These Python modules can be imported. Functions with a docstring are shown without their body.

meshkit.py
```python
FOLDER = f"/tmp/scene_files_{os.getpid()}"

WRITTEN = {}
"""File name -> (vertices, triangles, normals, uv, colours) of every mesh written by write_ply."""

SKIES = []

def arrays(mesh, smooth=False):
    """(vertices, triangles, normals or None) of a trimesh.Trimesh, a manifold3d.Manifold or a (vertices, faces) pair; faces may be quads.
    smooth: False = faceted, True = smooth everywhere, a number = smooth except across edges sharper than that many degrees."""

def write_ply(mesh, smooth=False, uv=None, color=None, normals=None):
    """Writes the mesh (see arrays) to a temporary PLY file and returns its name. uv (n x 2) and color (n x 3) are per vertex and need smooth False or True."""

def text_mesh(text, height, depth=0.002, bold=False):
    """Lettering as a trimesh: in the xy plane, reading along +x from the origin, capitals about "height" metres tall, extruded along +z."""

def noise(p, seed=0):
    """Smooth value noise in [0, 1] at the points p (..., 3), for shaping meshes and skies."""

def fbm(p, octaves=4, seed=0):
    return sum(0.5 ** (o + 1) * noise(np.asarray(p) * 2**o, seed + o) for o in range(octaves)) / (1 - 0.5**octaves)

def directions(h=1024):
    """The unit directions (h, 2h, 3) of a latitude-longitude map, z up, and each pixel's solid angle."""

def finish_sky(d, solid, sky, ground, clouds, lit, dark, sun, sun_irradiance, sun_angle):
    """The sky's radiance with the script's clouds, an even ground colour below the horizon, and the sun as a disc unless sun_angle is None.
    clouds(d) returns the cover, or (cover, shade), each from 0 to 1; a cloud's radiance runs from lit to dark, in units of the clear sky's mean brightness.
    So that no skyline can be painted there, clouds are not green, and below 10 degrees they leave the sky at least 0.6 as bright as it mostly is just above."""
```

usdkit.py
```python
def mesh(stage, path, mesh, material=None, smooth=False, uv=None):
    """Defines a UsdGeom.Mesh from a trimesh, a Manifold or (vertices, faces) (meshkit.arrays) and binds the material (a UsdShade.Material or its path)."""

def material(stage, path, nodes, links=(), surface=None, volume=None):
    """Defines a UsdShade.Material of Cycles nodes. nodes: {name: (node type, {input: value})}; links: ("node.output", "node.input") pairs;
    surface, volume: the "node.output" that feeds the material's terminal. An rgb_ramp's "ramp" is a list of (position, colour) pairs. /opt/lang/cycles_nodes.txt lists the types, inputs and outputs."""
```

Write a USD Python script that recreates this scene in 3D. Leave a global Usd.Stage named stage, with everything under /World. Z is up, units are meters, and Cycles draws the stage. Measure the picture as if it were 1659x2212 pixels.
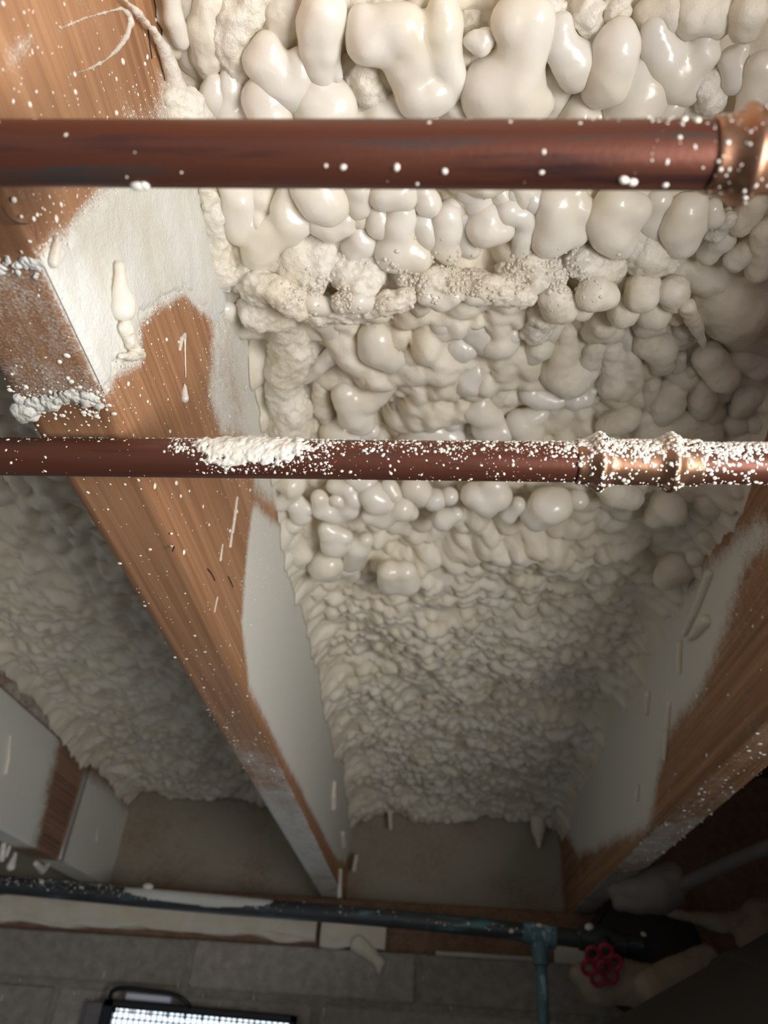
import math, numpy as np, trimesh, usdkit, meshkit
from pxr import Usd, UsdGeom, UsdLux, UsdShade, Gf, Sdf, Vt

# ---------------------------------------------------------------- camera, light, exposure
stage = Usd.Stage.CreateInMemory()
UsdGeom.SetStageUpAxis(stage, 'Z'); UsdGeom.SetStageMetersPerUnit(stage, 1.0)
UsdGeom.Xform.Define(stage, '/World'); UsdGeom.Scope.Define(stage, '/World/Looks')
W, H, F = 1659.0, 2212.0, 1570.0
EYE = np.array([0.0, 0.0, 1.75])                      # the eye; all measures below are taken from it
# rows: world x, y (along the joists), z in camera axes (right, down, forward)
R = np.array([[0.99745197, 0.02334038, -0.06741505], [0.03993754, 0.60033501, 0.79875082], [0.05911476, -0.79940797, 0.59787318]])
cam = UsdGeom.Camera.Define(stage, '/World/Camera')
M = np.eye(4); M[0, :3], M[1, :3], M[2, :3], M[3, :3] = R[:, 0], -R[:, 1], -R[:, 2], EYE
cam.AddTransformOp().Set(Gf.Matrix4d(*M.ravel().tolist()))
AP = 7.3
cam.CreateHorizontalApertureAttr(AP); cam.CreateVerticalApertureAttr(AP * H / W); cam.CreateFocalLengthAttr(AP * F / W)
cam.CreateFStopAttr(3.0); cam.CreateFocusDistanceAttr(0.34); cam.CreateClippingRangeAttr((0.02, 100.0))
cam.CreateExposureAttr(0.0)

def look_at(prim, eye, at):
    e, a = np.array(eye, float), np.array(at, float)
    z = e - a; z /= np.linalg.norm(z); x = np.cross([0, 0, 1.0], z); x /= np.linalg.norm(x); y = np.cross(z, x)
    m = np.eye(4); m[0, :3], m[1, :3], m[2, :3], m[3, :3] = x, y, z, e
    UsdGeom.Xformable(prim).AddTransformOp().Set(Gf.Matrix4d(*m.ravel().tolist()))

dome = UsdLux.DomeLight.Define(stage, '/World/AmbientFill'); dome.CreateIntensityAttr(0.115); dome.CreateColorAttr(Gf.Vec3f(0.80, 0.90, 1.0))  # even bluish ambient fill, added; the basement has no open sky
key = UsdLux.RectLight.Define(stage, '/World/KeyLamp')  # unseen key lamp at the right, placed to suit highlights and shadows
key.CreateWidthAttr(0.42); key.CreateHeightAttr(0.40); key.CreateIntensityAttr(22.0); key.CreateColorAttr(Gf.Vec3f(1.0, 0.955, 0.90))
look_at(key.GetPrim(), EYE + [0.48, -0.15, -0.15], EYE + [-0.12, -0.36, 0.36])

# ---------------------------------------------------------------- measuring helpers
C0 = np.array([W / 2, H / 2])
def ray(x, y): return R @ np.array([(x - C0[0]) / F, (y - C0[1]) / F, 1.0])
def on(p, axis, v):                                   # the point of the plane axis = v (from the eye) seen at p
    d = ray(*p[:2]); return d * v / d[axis]
def depth_of(P): return float((R.T @ P)[2])

# ---------------------------------------------------------------- stage helpers
used = {}
def numbered(parent, name):
    k = used.get((parent, name), 0); used[(parent, name)] = k + 1
    return f'{parent}/{name}' if k == 0 else f'{parent}/{name}_{k:03d}'
def tag(p, label=None, cat=None, group=None, kind=None):
    p = p.GetPrim() if hasattr(p, 'GetPrim') else p
    for k, v in (('label', label), ('category', cat), ('group', group), ('kind', kind)):
        if v: p.SetCustomDataByKey(k, v)
    return p
def thing(name, label, cat, loc=(0, 0, 0), group=None, kind=None):
    x = UsdGeom.Xform.Define(stage, numbered('/World', name)); x.AddTranslateOp().Set(Gf.Vec3d(*[float(v) for v in loc]))
    tag(x, label, cat, group, kind)
    x.origin = np.array(loc, float)
    return x
origins = {}
def obj(name, mesh, mat, parent=None, smooth=30, attrs=None, label=None, kind=None):
    """One mesh. Coordinates are from the eye; under a thing they become the thing's own."""
    v, f, n = meshkit.arrays(mesh, smooth) if attrs is None else meshkit.arrays(mesh, True)
    k = np.unique(f)
    if len(k) < len(v):
        re = np.full(len(v), -1); re[k] = np.arange(len(k)); v, f, n = v[k], re[f], None if n is None else n[k]
        attrs = {a: np.asarray(q)[k] for a, q in attrs.items()} if attrs else attrs
    base = '/World' if parent is None else str(parent.GetPath())
    org = -EYE if parent is None else parent_origin(parent) - EYE
    m = usdkit.mesh(stage, numbered(base, name), (v - org, f), mat, smooth=False)
    if n is not None:
        m.CreateNormalsAttr(Vt.Vec3fArray.FromNumpy(n.astype(np.float32))); m.SetNormalsInterpolation('vertex')
    for k, a in (attrs or {}).items():
        UsdGeom.PrimvarsAPI(m).CreatePrimvar(k, Sdf.ValueTypeNames.FloatArray, 'vertex').Set(Vt.FloatArray.FromNumpy(np.asarray(a, np.float32)))
    if label: tag(m, label=label)
    if kind: tag(m, kind=kind)
    return m
def parent_origin(p):
    m = UsdGeom.XformCache().GetLocalToWorldTransform(p.GetPrim())
    return np.array(m.ExtractTranslation())
cat = trimesh.util.concatenate
def box(x0, x1, y0, y1, z0, z1, bev=0.0):
    if bev <= 0:
        b = trimesh.creation.box([x1 - x0, y1 - y0, z1 - z0]); b.apply_translation([(x0 + x1) / 2, (y0 + y1) / 2, (z0 + z1) / 2]); return b
    pts = []
    for k in range(3):
        o = [bev, bev, bev]; o[k] = 0
        for c in np.ndindex(2, 2, 2):
            pts.append([(x0, x1)[c[0]] + (1 - 2 * c[0]) * o[0], (y0, y1)[c[1]] + (1 - 2 * c[1]) * o[1], (z0, z1)[c[2]] + (1 - 2 * c[2]) * o[2]])
    return trimesh.convex.convex_hull(np.array(pts))
def tube(points, radii, sides=10, cap=True):
    p = np.asarray(points, float); r = np.broadcast_to(np.asarray(radii, float), (len(p),))
    t = np.gradient(p, axis=0); t /= np.linalg.norm(t, axis=1, keepdims=True) + 1e-12
    ref = np.array([0, 0, 1.0]) if abs(t[:, 2]).max() < 0.9 else np.array([0.3, 1.0, 0.1])
    a = np.cross(t, ref); a /= np.linalg.norm(a, axis=1, keepdims=True); b = np.cross(t, a)
    an = np.arange(sides) * 2 * np.pi / sides
    v = (p[:, None] + r[:, None, None] * (np.cos(an)[None, :, None] * a[:, None] + np.sin(an)[None, :, None] * b[:, None])).reshape(-1, 3)
    i, j = np.meshgrid(np.arange(len(p) - 1), np.arange(sides), indexing='ij')
    q = np.stack([i * sides + j, i * sides + (j + 1) % sides, (i + 1) * sides + (j + 1) % sides, (i + 1) * sides + j], -1).reshape(-1, 4)
    f = [q[:, [0, 2, 1]], q[:, [0, 3, 2]]]
    if cap:
        v = np.vstack([v, p[0] - t[0] * r[0] * .6, p[-1] + t[-1] * r[-1] * .6]); n = len(v) - 2; e = (len(p) - 1) * sides
        k = np.arange(sides); f += [np.stack([np.full(sides, n), k, (k + 1) % sides], 1), np.stack([np.full(sides, n + 1), e + (k + 1) % sides, e + k], 1)]
    m = trimesh.Trimesh(v, np.vstack(f), process=False); m.fix_normals() if m.is_watertight else None
    return m
def spline(pts, n=6):
    p = np.asarray(pts, float)
    if len(p) < 3: return np.vstack([p[0] + (p[-1] - p[0]) * t for t in np.linspace(0, 1, n + 1)])
    from scipy.interpolate import CubicSpline
    s = np.r_[0, np.cumsum(np.linalg.norm(np.diff(p[:, :3], axis=0), axis=1))]
    return CubicSpline(s, p)(np.linspace(0, s[-1], n * (len(p) - 1) + 1))
ICO1, ICO2 = trimesh.creation.icosphere(1), trimesh.creation.icosphere(2)
HALF = ICO1.copy(); HALF.update_faces(HALF.triangles_center[:, 2] > -0.35); HALF.remove_unreferenced_vertices()
def droplets(pos, nrm, rad, rng, flat=0.6, ico=ICO1):
    """Little foam beads sitting on a surface, as one mesh."""
    pos, nrm, rad = np.asarray(pos), np.asarray(nrm), np.asarray(rad)
    t = np.cross(nrm, [0.31, 0.47, 0.83]); t /= np.linalg.norm(t, axis=1, keepdims=True); b = np.cross(nrm, t)
    an = rng.uniform(0, 6.28, len(pos)); st = rng.uniform(1.0, 1.35, len(pos))
    t2 = np.cos(an)[:, None] * t + np.sin(an)[:, None] * b; b2 = np.cross(nrm, t2)
    s = ico.vertices
    v = pos[:, None] + rad[:, None, None] * (s[None, :, 0:1] * t2[:, None] * st[:, None, None] + s[None, :, 1:2] * b2[:, None] / np.sqrt(st)[:, None, None] + s[None, :, 2:3] * nrm[:, None] * flat)
    f = ico.faces[None] + (np.arange(len(pos)) * len(s))[:, None, None]
    return v.reshape(-1, 3), f.reshape(-1, 3)
def poly_sd(P, poly):
    """Signed distance (inside positive) of the 2D points P to a polygon."""
    poly = np.asarray(poly, float); a, b = poly, np.roll(poly, -1, 0); best = np.full(len(P), 1e9); ins = np.zeros(len(P), bool)
    for p, q in zip(a, b):
        e = q - p; w = P - p; t = np.clip((w @ e) / (e @ e + 1e-15), 0, 1); best = np.minimum(best, np.linalg.norm(w - t[:, None] * e, axis=1))
        c = ((p[1] > P[:, 1]) != (q[1] > P[:, 1])) & (P[:, 0] < (q[0] - p[0]) * (P[:, 1] - p[1]) / (q[1] - p[1] + 1e-15) + p[0])
        ins ^= c
    return np.where(ins, best, -best)
sstep = lambda a, b, x: (lambda t: t * t * (3 - 2 * t))(np.clip((x - a) / (b - a), 0, 1))

# ---------------------------------------------------------------- materials
def mat(name, nodes, links, surface='p.BSDF'): return usdkit.material(stage, '/World/Looks/' + name, nodes, links, surface=surface)
def foam_mat(name, col, rough, bump, scale, dist, sss=0.30, spec=0.5):
    dark = tuple(c * k for c, k in zip(col, (0.93, 0.90, 0.83)))
    return mat(name, {'g': ('geometry', {}), 'n': ('noise_texture', {'scale': 26.0, 'detail': 3.0}), 'r': ('rgb_ramp', {'ramp': [(0.35, dark), (0.6, col)]}),
                      'n2': ('noise_texture', {'scale': scale, 'detail': 4.0, 'roughness': 0.6}), 'b': ('bump', {'strength': bump, 'distance': dist}),
                      'p': ('principled_bsdf', {'roughness': rough, 'specular_ior_level': spec, 'subsurface_weight': sss, 'subsurface_scale': 0.004, 'subsurface_radius': (1.0, 0.8, 0.55)})},
               [('g.position', 'n.vector'), ('g.position', 'n2.vector'), ('n.fac', 'r.fac'), ('r.color', 'p.base_color'), ('n2.fac', 'b.height'), ('b.normal', 'p.normal')])
FOAM = foam_mat('foam_skin', (0.86, 0.805, 0.715), 0.24, 0.10, 300.0, 0.001, spec=0.6)
FOAMR = foam_mat('foam_crinkled', (0.86, 0.80, 0.695), 0.36, 0.75, 420.0, 0.0014)
FOAMM = foam_mat('foam_matte', (0.83, 0.765, 0.65), 0.55, 0.40, 700.0, 0.0008)
FOAMW = foam_mat('foam_overspray', (0.78, 0.79, 0.765), 0.55, 0.8, 500.0, 0.0012)
FOAM_SHADE = foam_mat('foam_shaded', (0.34, 0.29, 0.22), 0.7, 0.4, 200.0, 0.002)  # cream foam with the shade of the right corner painted into its colour
BEAD = foam_mat('foam_beads', (0.86, 0.85, 0.81), 0.45, 0.0, 300.0, 0.001, sss=0.0)

def wood_mat(name, c0, c1, seed, dust=(0.70, 0.70, 0.655), fine=900.0):
    """Straight-grained fir running along y; the primvar spray says how much foam dust lies on it."""
    return mat(name, {
        'g': ('geometry', {}), 'm': ('mapping', {'scale': (1.0, 0.016, 1.0), 'location': (seed, seed * 2.0, 0)}),
        'n': ('noise_texture', {'scale': 330.0, 'detail': 2.0, 'roughness': 0.5}), 'n3': ('noise_texture', {'scale': 75.0, 'detail': 2.0, 'roughness': 0.5}),
        'add': ('mix_float', {'fac': 0.42}),
        'r': ('rgb_ramp', {'ramp': [(0.28, c0), (0.48, tuple((a + b) / 2 for a, b in zip(c0, c1))), (0.68, c1)]}),
        'mb': ('mapping', {'scale': (9.0, 2.2, 9.0), 'location': (seed, 0, 0)}),
        'big': ('noise_texture', {'scale': 1.0, 'detail': 4.0, 'roughness': 0.6}), 'rb': ('rgb_ramp', {'ramp': [(0.32, (0.70, 0.62, 0.56)), (0.62, (1, 1, 1))]}),
        'mul': ('mix', {'mix_type': 'multiply', 'fac': 0.75}),
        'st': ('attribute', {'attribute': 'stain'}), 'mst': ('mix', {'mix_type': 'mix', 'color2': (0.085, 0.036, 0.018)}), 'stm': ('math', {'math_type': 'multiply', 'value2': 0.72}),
        'a': ('attribute', {'attribute': 'spray'}), 'nf': ('noise_texture', {'scale': fine, 'detail': 3.0, 'roughness': 0.65}), 'nm': ('noise_texture', {'scale': 130.0, 'detail': 4.0, 'roughness': 0.6}),
        'mixn': ('mix_float', {'fac': 0.35}), 'sum': ('math', {'math_type': 'add'}), 'mr': ('map_range', {'range_type': 'smoothstep', 'from_min': 0.86, 'from_max': 1.24, 'to_min': 0.0, 'to_max': 1.0, 'clamp': True}),
        'mix': ('mix', {'mix_type': 'mix', 'color2': dust}),
        'bm': ('bump', {'strength': 0.3, 'distance': 0.0010}), 'hs': ('math', {'math_type': 'add'}),
        'p': ('principled_bsdf', {'roughness': 0.62, 'specular_ior_level': 0.35})},
        [('g.position', 'm.vector'), ('m.vector', 'n.vector'), ('m.vector', 'n3.vector'), ('n.fac', 'add.a'), ('n3.fac', 'add.b'), ('add.result', 'r.fac'), ('g.position', 'mb.vector'), ('mb.vector', 'big.vector'), ('big.fac', 'rb.fac'), ('r.color', 'mul.color1'), ('rb.color', 'mul.color2'),
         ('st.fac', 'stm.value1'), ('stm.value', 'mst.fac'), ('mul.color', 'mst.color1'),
         ('g.position', 'nf.vector'), ('g.position', 'nm.vector'), ('nf.fac', 'mixn.a'), ('nm.fac', 'mixn.b'), ('mixn.result', 'sum.value1'), ('a.fac', 'sum.value2'), ('sum.value', 'mr.value'),
         ('mr.result', 'mix.fac'), ('mst.color', 'mix.color1'), ('mix.color', 'p.base_color'), ('add.result', 'hs.value1'), ('mr.result', 'hs.value2'), ('hs.value', 'bm.height'), ('bm.normal', 'p.normal')])
WOOD1 = wood_mat('fir_joist', (0.25, 0.118, 0.056), (0.53, 0.30, 0.165), 0.0)
WOOD2 = wood_mat('fir_joist_brown', (0.20, 0.10, 0.05), (0.47, 0.27, 0.15), 1.7)
WOOD3 = wood_mat('fir_joist_grey', (0.15, 0.08, 0.055), (0.36, 0.22, 0.15), 3.1)
WOODP = wood_mat('subfloor_plank', (0.12, 0.065, 0.04), (0.28, 0.16, 0.10), 5.3)
WOODR = wood_mat('rim_board', (0.16, 0.085, 0.05), (0.34, 0.21, 0.13), 7.9, dust=(0.34, 0.305, 0.24))

def metal_mat(name, base, second, third, rough=0.38, metallic=0.75, sc=(6.0, 60.0, 60.0), cut=(0.42, 0.56, 0.62)):
    return mat(name, {'t': ('geometry', {}), 'm': ('mapping', {'scale': sc}), 'n': ('noise_texture', {'scale': 1.0, 'detail': 5.0, 'roughness': 0.6}),
                      'r': ('rgb_ramp', {'ramp': [(cut[0] - 0.12, second), (cut[0], base), (cut[1], base), (cut[2], third), (0.8, third)]}),
                      'n2': ('noise_texture', {'scale': 500.0, 'detail': 3.0}), 'b': ('bump', {'strength': 0.12, 'distance': 0.0005}),
                      'rr': ('map_range', {'from_min': 0.3, 'from_max': 0.7, 'to_min': rough - 0.08, 'to_max': rough + 0.14}),
                      'p': ('principled_bsdf', {'metallic': metallic})},
               [('t.position', 'm.vector'), ('m.vector', 'n.vector'), ('n.fac', 'r.fac'), ('r.color', 'p.base_color'), ('t.position', 'n2.vector'), ('n2.fac', 'b.height'), ('b.normal', 'p.normal'), ('n.fac', 'rr.value'), ('rr.result', 'p.roughness')])
COPPER = metal_mat('tarnished_copper', (0.145, 0.050, 0.032), (0.060, 0.030, 0.032), (0.060, 0.064, 0.062), 0.42, 0.55, (10.0, 120.0, 120.0), (0.42, 0.56, 0.66))
FITTING = metal_mat('copper_fitting', (0.36, 0.19, 0.115), (0.20, 0.11, 0.07), (0.44, 0.25, 0.165), 0.33, 0.85)
PATINA = metal_mat('green_copper', (0.055, 0.06, 0.065), (0.10, 0.24, 0.27), (0.035, 0.04, 0.045), 0.45, 0.3, (14.0, 60.0, 60.0))
PATINAB = metal_mat('green_copper_drop', (0.11, 0.20, 0.23), (0.09, 0.075, 0.07), (0.30, 0.52, 0.60), 0.55, 0.1, (70.0, 70.0, 26.0))
def plain(name, col, rough=0.5, metallic=0.0, var=0.25, sc=30.0, bump=0.2, spec=0.4):
    return mat(name, {'g': ('geometry', {}), 'n': ('noise_texture', {'scale': sc, 'detail': 5.0, 'roughness': 0.6}), 'r': ('rgb_ramp', {'ramp': [(0.3, tuple(c * (1 - var) for c in col)), (0.7, tuple(min(1, c * (1 + var)) for c in col))]}),
                      'b': ('bump', {'strength': bump, 'distance': 0.002}), 'p': ('principled_bsdf', {'roughness': rough, 'metallic': metallic, 'specular_ior_level': spec})},
               [('g.position', 'n.vector'), ('n.fac', 'r.fac'), ('r.color', 'p.base_color'), ('n.fac', 'b.height'), ('b.normal', 'p.normal')])
BLOCK = [plain('concrete_block_a', (0.36, 0.325, 0.285), 0.9, var=0.22, bump=0.6, sc=60.0), plain('concrete_block_b', (0.32, 0.29, 0.255), 0.9, var=0.22, bump=0.6, sc=60.0), plain('concrete_block_c', (0.39, 0.35, 0.305), 0.9, var=0.25, bump=0.6, sc=60.0)]
MORTAR = plain('mortar', (0.30, 0.27, 0.235), 0.95, bump=0.6, sc=80.0)
CONCRETE = plain('concrete_floor', (0.22, 0.21, 0.20), 0.85)
BLACKP = plain('black_housing', (0.012, 0.012, 0.014), 0.35, var=0.1)
GREYP = plain('grey_bracket', (0.16, 0.145, 0.155), 0.5)
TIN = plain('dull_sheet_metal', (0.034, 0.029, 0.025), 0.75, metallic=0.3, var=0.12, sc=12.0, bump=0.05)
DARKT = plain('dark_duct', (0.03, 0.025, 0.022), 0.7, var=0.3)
RED = plain('red_handwheel_paint', (0.30, 0.025, 0.05), 0.5, var=0.2)
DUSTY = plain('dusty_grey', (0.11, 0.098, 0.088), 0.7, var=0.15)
LED = mat('lit_lens', {'g': ('geometry', {}), 'n': ('noise_texture', {'scale': 40.0, 'detail': 2.0}), 'r': ('rgb_ramp', {'ramp': [(0.3, (0.70, 0.86, 1.0)), (0.7, (0.92, 0.98, 1.0))]}), 'e': ('emission', {'strength': 2.2})},
          [('g.position', 'n.vector'), ('n.fac', 'r.fac'), ('r.color', 'e.color')], 'e.emission')

# ---------------------------------------------------------------- the room
JB, JT = 0.200, 0.437            # underside of the joists and of the subfloor, above the eye
WALL = 1.30                      # face of the block wall, ahead of the eye
fl = obj('floor', box(-2.2, 2.2, -1.6, 1.5, -1.80, -1.75), CONCRETE); tag(fl, 'grey concrete basement floor', 'floor', kind='structure')
for nm, x in (('wall_left', -2.2), ('wall_right', 2.1)):
    w_ = obj(nm, box(x, x + 0.1, -1.6, 1.5, -1.75, JT + 0.02), BLOCK[1]); tag(w_, f'grey basement side wall, far to the {nm[5:]} outside the photo', 'wall', kind='structure')
ceil = thing('ceiling', 'dark board subfloor above the joists', 'ceiling', EYE + [0, 0, JT], kind='structure')
for k, y in enumerate(np.arange(-0.9, 1.45, 0.14)):
    obj('plank', box(-1.25, 1.25, y, y + 0.138, JT, JT + 0.019), WOODP, ceil)

# ---- joists
def profile_box(x0, x1, z0, z1, y0, y1, step=0.004, ystep=0.006, ease=0.002):
    """A board along y as a dense mesh: rounded-corner profile swept from y0 to y1, slightly worn."""
    def line(a, b):
        n = max(1, int(round(np.linalg.norm(np.subtract(b, a)) / step))); return [np.add(a, np.subtract(b, a) * t) for t in np.linspace(0, 1, n, endpoint=False)]
    e = ease
    cs = [(x0 + e, z0), (x1 - e, z0), (x1, z0 + e), (x1, z1 - e), (x1 - e, z1), (x0 + e, z1), (x0, z1 - e), (x0, z0 + e)]
    prof = np.array(sum([line(cs[i], cs[(i + 1) % 8]) for i in range(8)], [])); n = len(prof)
    ys = np.linspace(y0, y1, max(2, int((y1 - y0) / ystep)))
    v = np.stack([np.repeat(prof[None, :, 0], len(ys), 0), np.repeat(ys[:, None], n, 1), np.repeat(prof[None, :, 1], len(ys), 0)], -1).reshape(-1, 3)
    i, j = np.meshgrid(np.arange(len(ys) - 1), np.arange(n), indexing='ij')
    q = np.stack([i * n + j, i * n + (j + 1) % n, (i + 1) * n + (j + 1) % n, (i + 1) * n + j], -1).reshape(-1, 4)
    f = np.vstack([q[:, [0, 2, 1]], q[:, [0, 3, 2]]])
    c0, c1 = prof.mean(0), len(v)
    v = np.vstack([v, [c0[0], y0, c0[1]], [c0[0], y1, c0[1]]]); k = np.arange(n); L = (len(ys) - 1) * n
    f = np.vstack([f, np.stack([np.full(n, c1), (k + 1) % n, k], 1), np.stack([np.full(n, c1 + 1), L + k, L + (k + 1) % n], 1)])
    f = f[:, ::-1] if trimesh.Trimesh(v, f, process=False).volume < 0 else f
    return v, f
def yz(pts, X): return np.array([on(p, 0, X)[1:] for p in pts])
def feather(P, poly, a, b): return sstep(a, b, poly_sd(P, poly))

J1L, J1R, J2L, J2R, J3R = -0.167, -0.129, 0.232, 0.269, -0.535
# joist with the spray-covered warm side
v, f = profile_box(J1L, J1R, JB, JT - 0.001, -0.55, WALL + 0.10)
s = np.zeros(len(v)); side = v[:, 0] > J1R - 0.0015; P = v[:, 1:]
nz = meshkit.fbm(v * 30, 3, 5) - 0.5
coat_poly = yz([(240, 395), (330, 330), (520, 300), (520, 620), (470, 690), (430, 660), (400, 625), (345, 650), (300, 690), (300, 775), (245, 800), (214, 862), (150, 720), (92, 575), (150, 505), (215, 425)], J1R)
low_poly = yz([(545, 1060), (640, 1150), (760, 1500), (800, 1700), (745, 1880), (720, 1860), (532, 1510), (515, 1350), (525, 1200)], J1R)
edge_poly = yz([(430, 640), (620, 600), (620, 1000), (640, 1150), (545, 1080), (532, 980), (470, 960), (440, 860), (450, 720)], J1R)
top_poly = yz([(345, 150), (450, 150), (450, 330), (250, 330), (270, 255), (320, 210)], J1R)
ss = np.maximum.reduce([0.80 * feather(P, coat_poly, -0.012, 0.003), 0.92 * feather(P, low_poly, -0.012, 0.024), 0.70 * feather(P, edge_poly, -0.018, 0.022), 0.60 * feather(P, top_poly, -0.03, 0.02), 0.56 * feather(P, yz([(-30, 120), (50, 62), (90, 45), (150, 48), (240, 18), (240, 34), (150, 66), (70, 130), (40, 165), (-30, 170)], J1R), -0.006, 0.006), np.full(len(P), 0.28)])
s[side] = (ss + 0.25 * nz)[side]
under = v[:, 2] < JB + 0.0015
yu = v[:, 1]
su = 0.26 + 0.19 * sstep(0.128, 0.145, yu) * (1 - sstep(0.196, 0.204, yu)) + 0.40 * sstep(0.44, 0.85, yu + 0.15 * nz)
s[under & ~side] = (su + 0.12 * nz)[under & ~side]
j1 = thing('floor_joist', 'warm brown fir joist crossing behind the pipes at left, thick white foam coat', 'joist', EYE + [(J1L + J1R) / 2, -0.55, JB], group=None)
kn = on((40, 430), 0, J1R)[1:]
st = 0.95 * (1 - sstep(0.004, 0.030, np.linalg.norm((P - kn) * [1.0, 0.8], axis=1))) + 0.75 * (1 - sstep(0.0, 0.022, np.abs(P[:, 0] - 0.205))) * (v[:, 2] < JB + 0.002) * (~side) + 0.5 * (1 - sstep(0.19, 0.21, v[:, 1])) * (v[:, 2] < JB + 0.002) * (~side)  # knot and band stains, plus shade painted on the near underside
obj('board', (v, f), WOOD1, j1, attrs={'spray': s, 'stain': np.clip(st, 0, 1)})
# joist on the right, in shade
v, f = profile_box(J2L, J2R, JB, JT - 0.001, -0.55, WALL + 0.10)
s = np.full(len(v), 0.30); nz = meshkit.fbm(v * 25, 3, 9) - 0.5; side = v[:, 0] < J2L + 0.0015; P = v[:, 1:]
p2 = yz([(1500, 1250), (1640, 1100), (1700, 1150), (1610, 1230), (1520, 1500), (1440, 1600), (1420, 1720), (1400, 1790), (1310, 1830), (1250, 1850), (1150, 1700), (1250, 1500)], J2L)
s[side] = (np.maximum(0.33, 0.86 * feather(P, p2, -0.035, 0.03)) + 0.3 * nz)[side]
under = v[:, 2] < JB + 0.0015; s[under] = (0.38 + 0.3 * nz + 0.20 * sstep(0.55, 1.0, v[:, 1]))[under]
j2 = thing('floor_joist', 'shaded brown joist with green-grey overspray, running in from the right edge', 'joist', EYE + [(J2L + J2R) / 2, -0.55, JB])
obj('board', (v, f), WOOD2, j2, attrs={'spray': s})
# joist at the far left: two boards one on the other, with an end splice
j3 = thing('floor_joist', 'built-up joist at the lower left edge, white overspray below a dark seam', 'joist', EYE + [J3R - 0.019, -0.55, JB])
for (z0, z1, y1, nm) in ((JB, 0.341, 1.135, 'board'), (0.3435, JT - 0.001, 1.135, 'board'), (JB + 0.001, JT - 0.001, WALL + 0.10, 'splice_board')):
    y0 = -0.55 if nm == 'board' else 1.1365
    xr = J3R if nm == 'board' else J3R + 0.004
    v, f = profile_box(J3R - 0.038, xr, z0, z1, y0, y1, ystep=0.01, ease=0.0015)
    nz = meshkit.fbm(v * 25, 3, 3) - 0.5
    if nm == 'board':
        s = (0.75 if z0 < 0.3 else 0.42) * (1 - sstep(1.00, 1.09, v[:, 1] + 0.25 * (v[:, 2] - 0.27))) + 0.25 * nz + 0.10
    else:
        s = 0.72 * (1 - sstep(0.30, 0.37, v[:, 2])) + 0.2 * nz + 0.1
    obj(nm, (v, f), WOOD3, j3, attrs={'spray': s})
# the next joists outward
for x, lab in ((-0.96, 'plain joist beyond the lower left edge of the photo'), (0.640, 'plain dark joist beyond the lower right edge of the photo')):
    v, f = profile_box(x - 0.019, x + 0.019, JB, JT - 0.001, -0.55, WALL + 0.10, step=0.02, ystep=0.05)
    jj = thing('floor_joist', lab, 'joist', EYE + [x, -0.55, JB]); obj('board', (v, f), WOOD3, jj, attrs={'spray': np.full(len(v), 0.3)})

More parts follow.
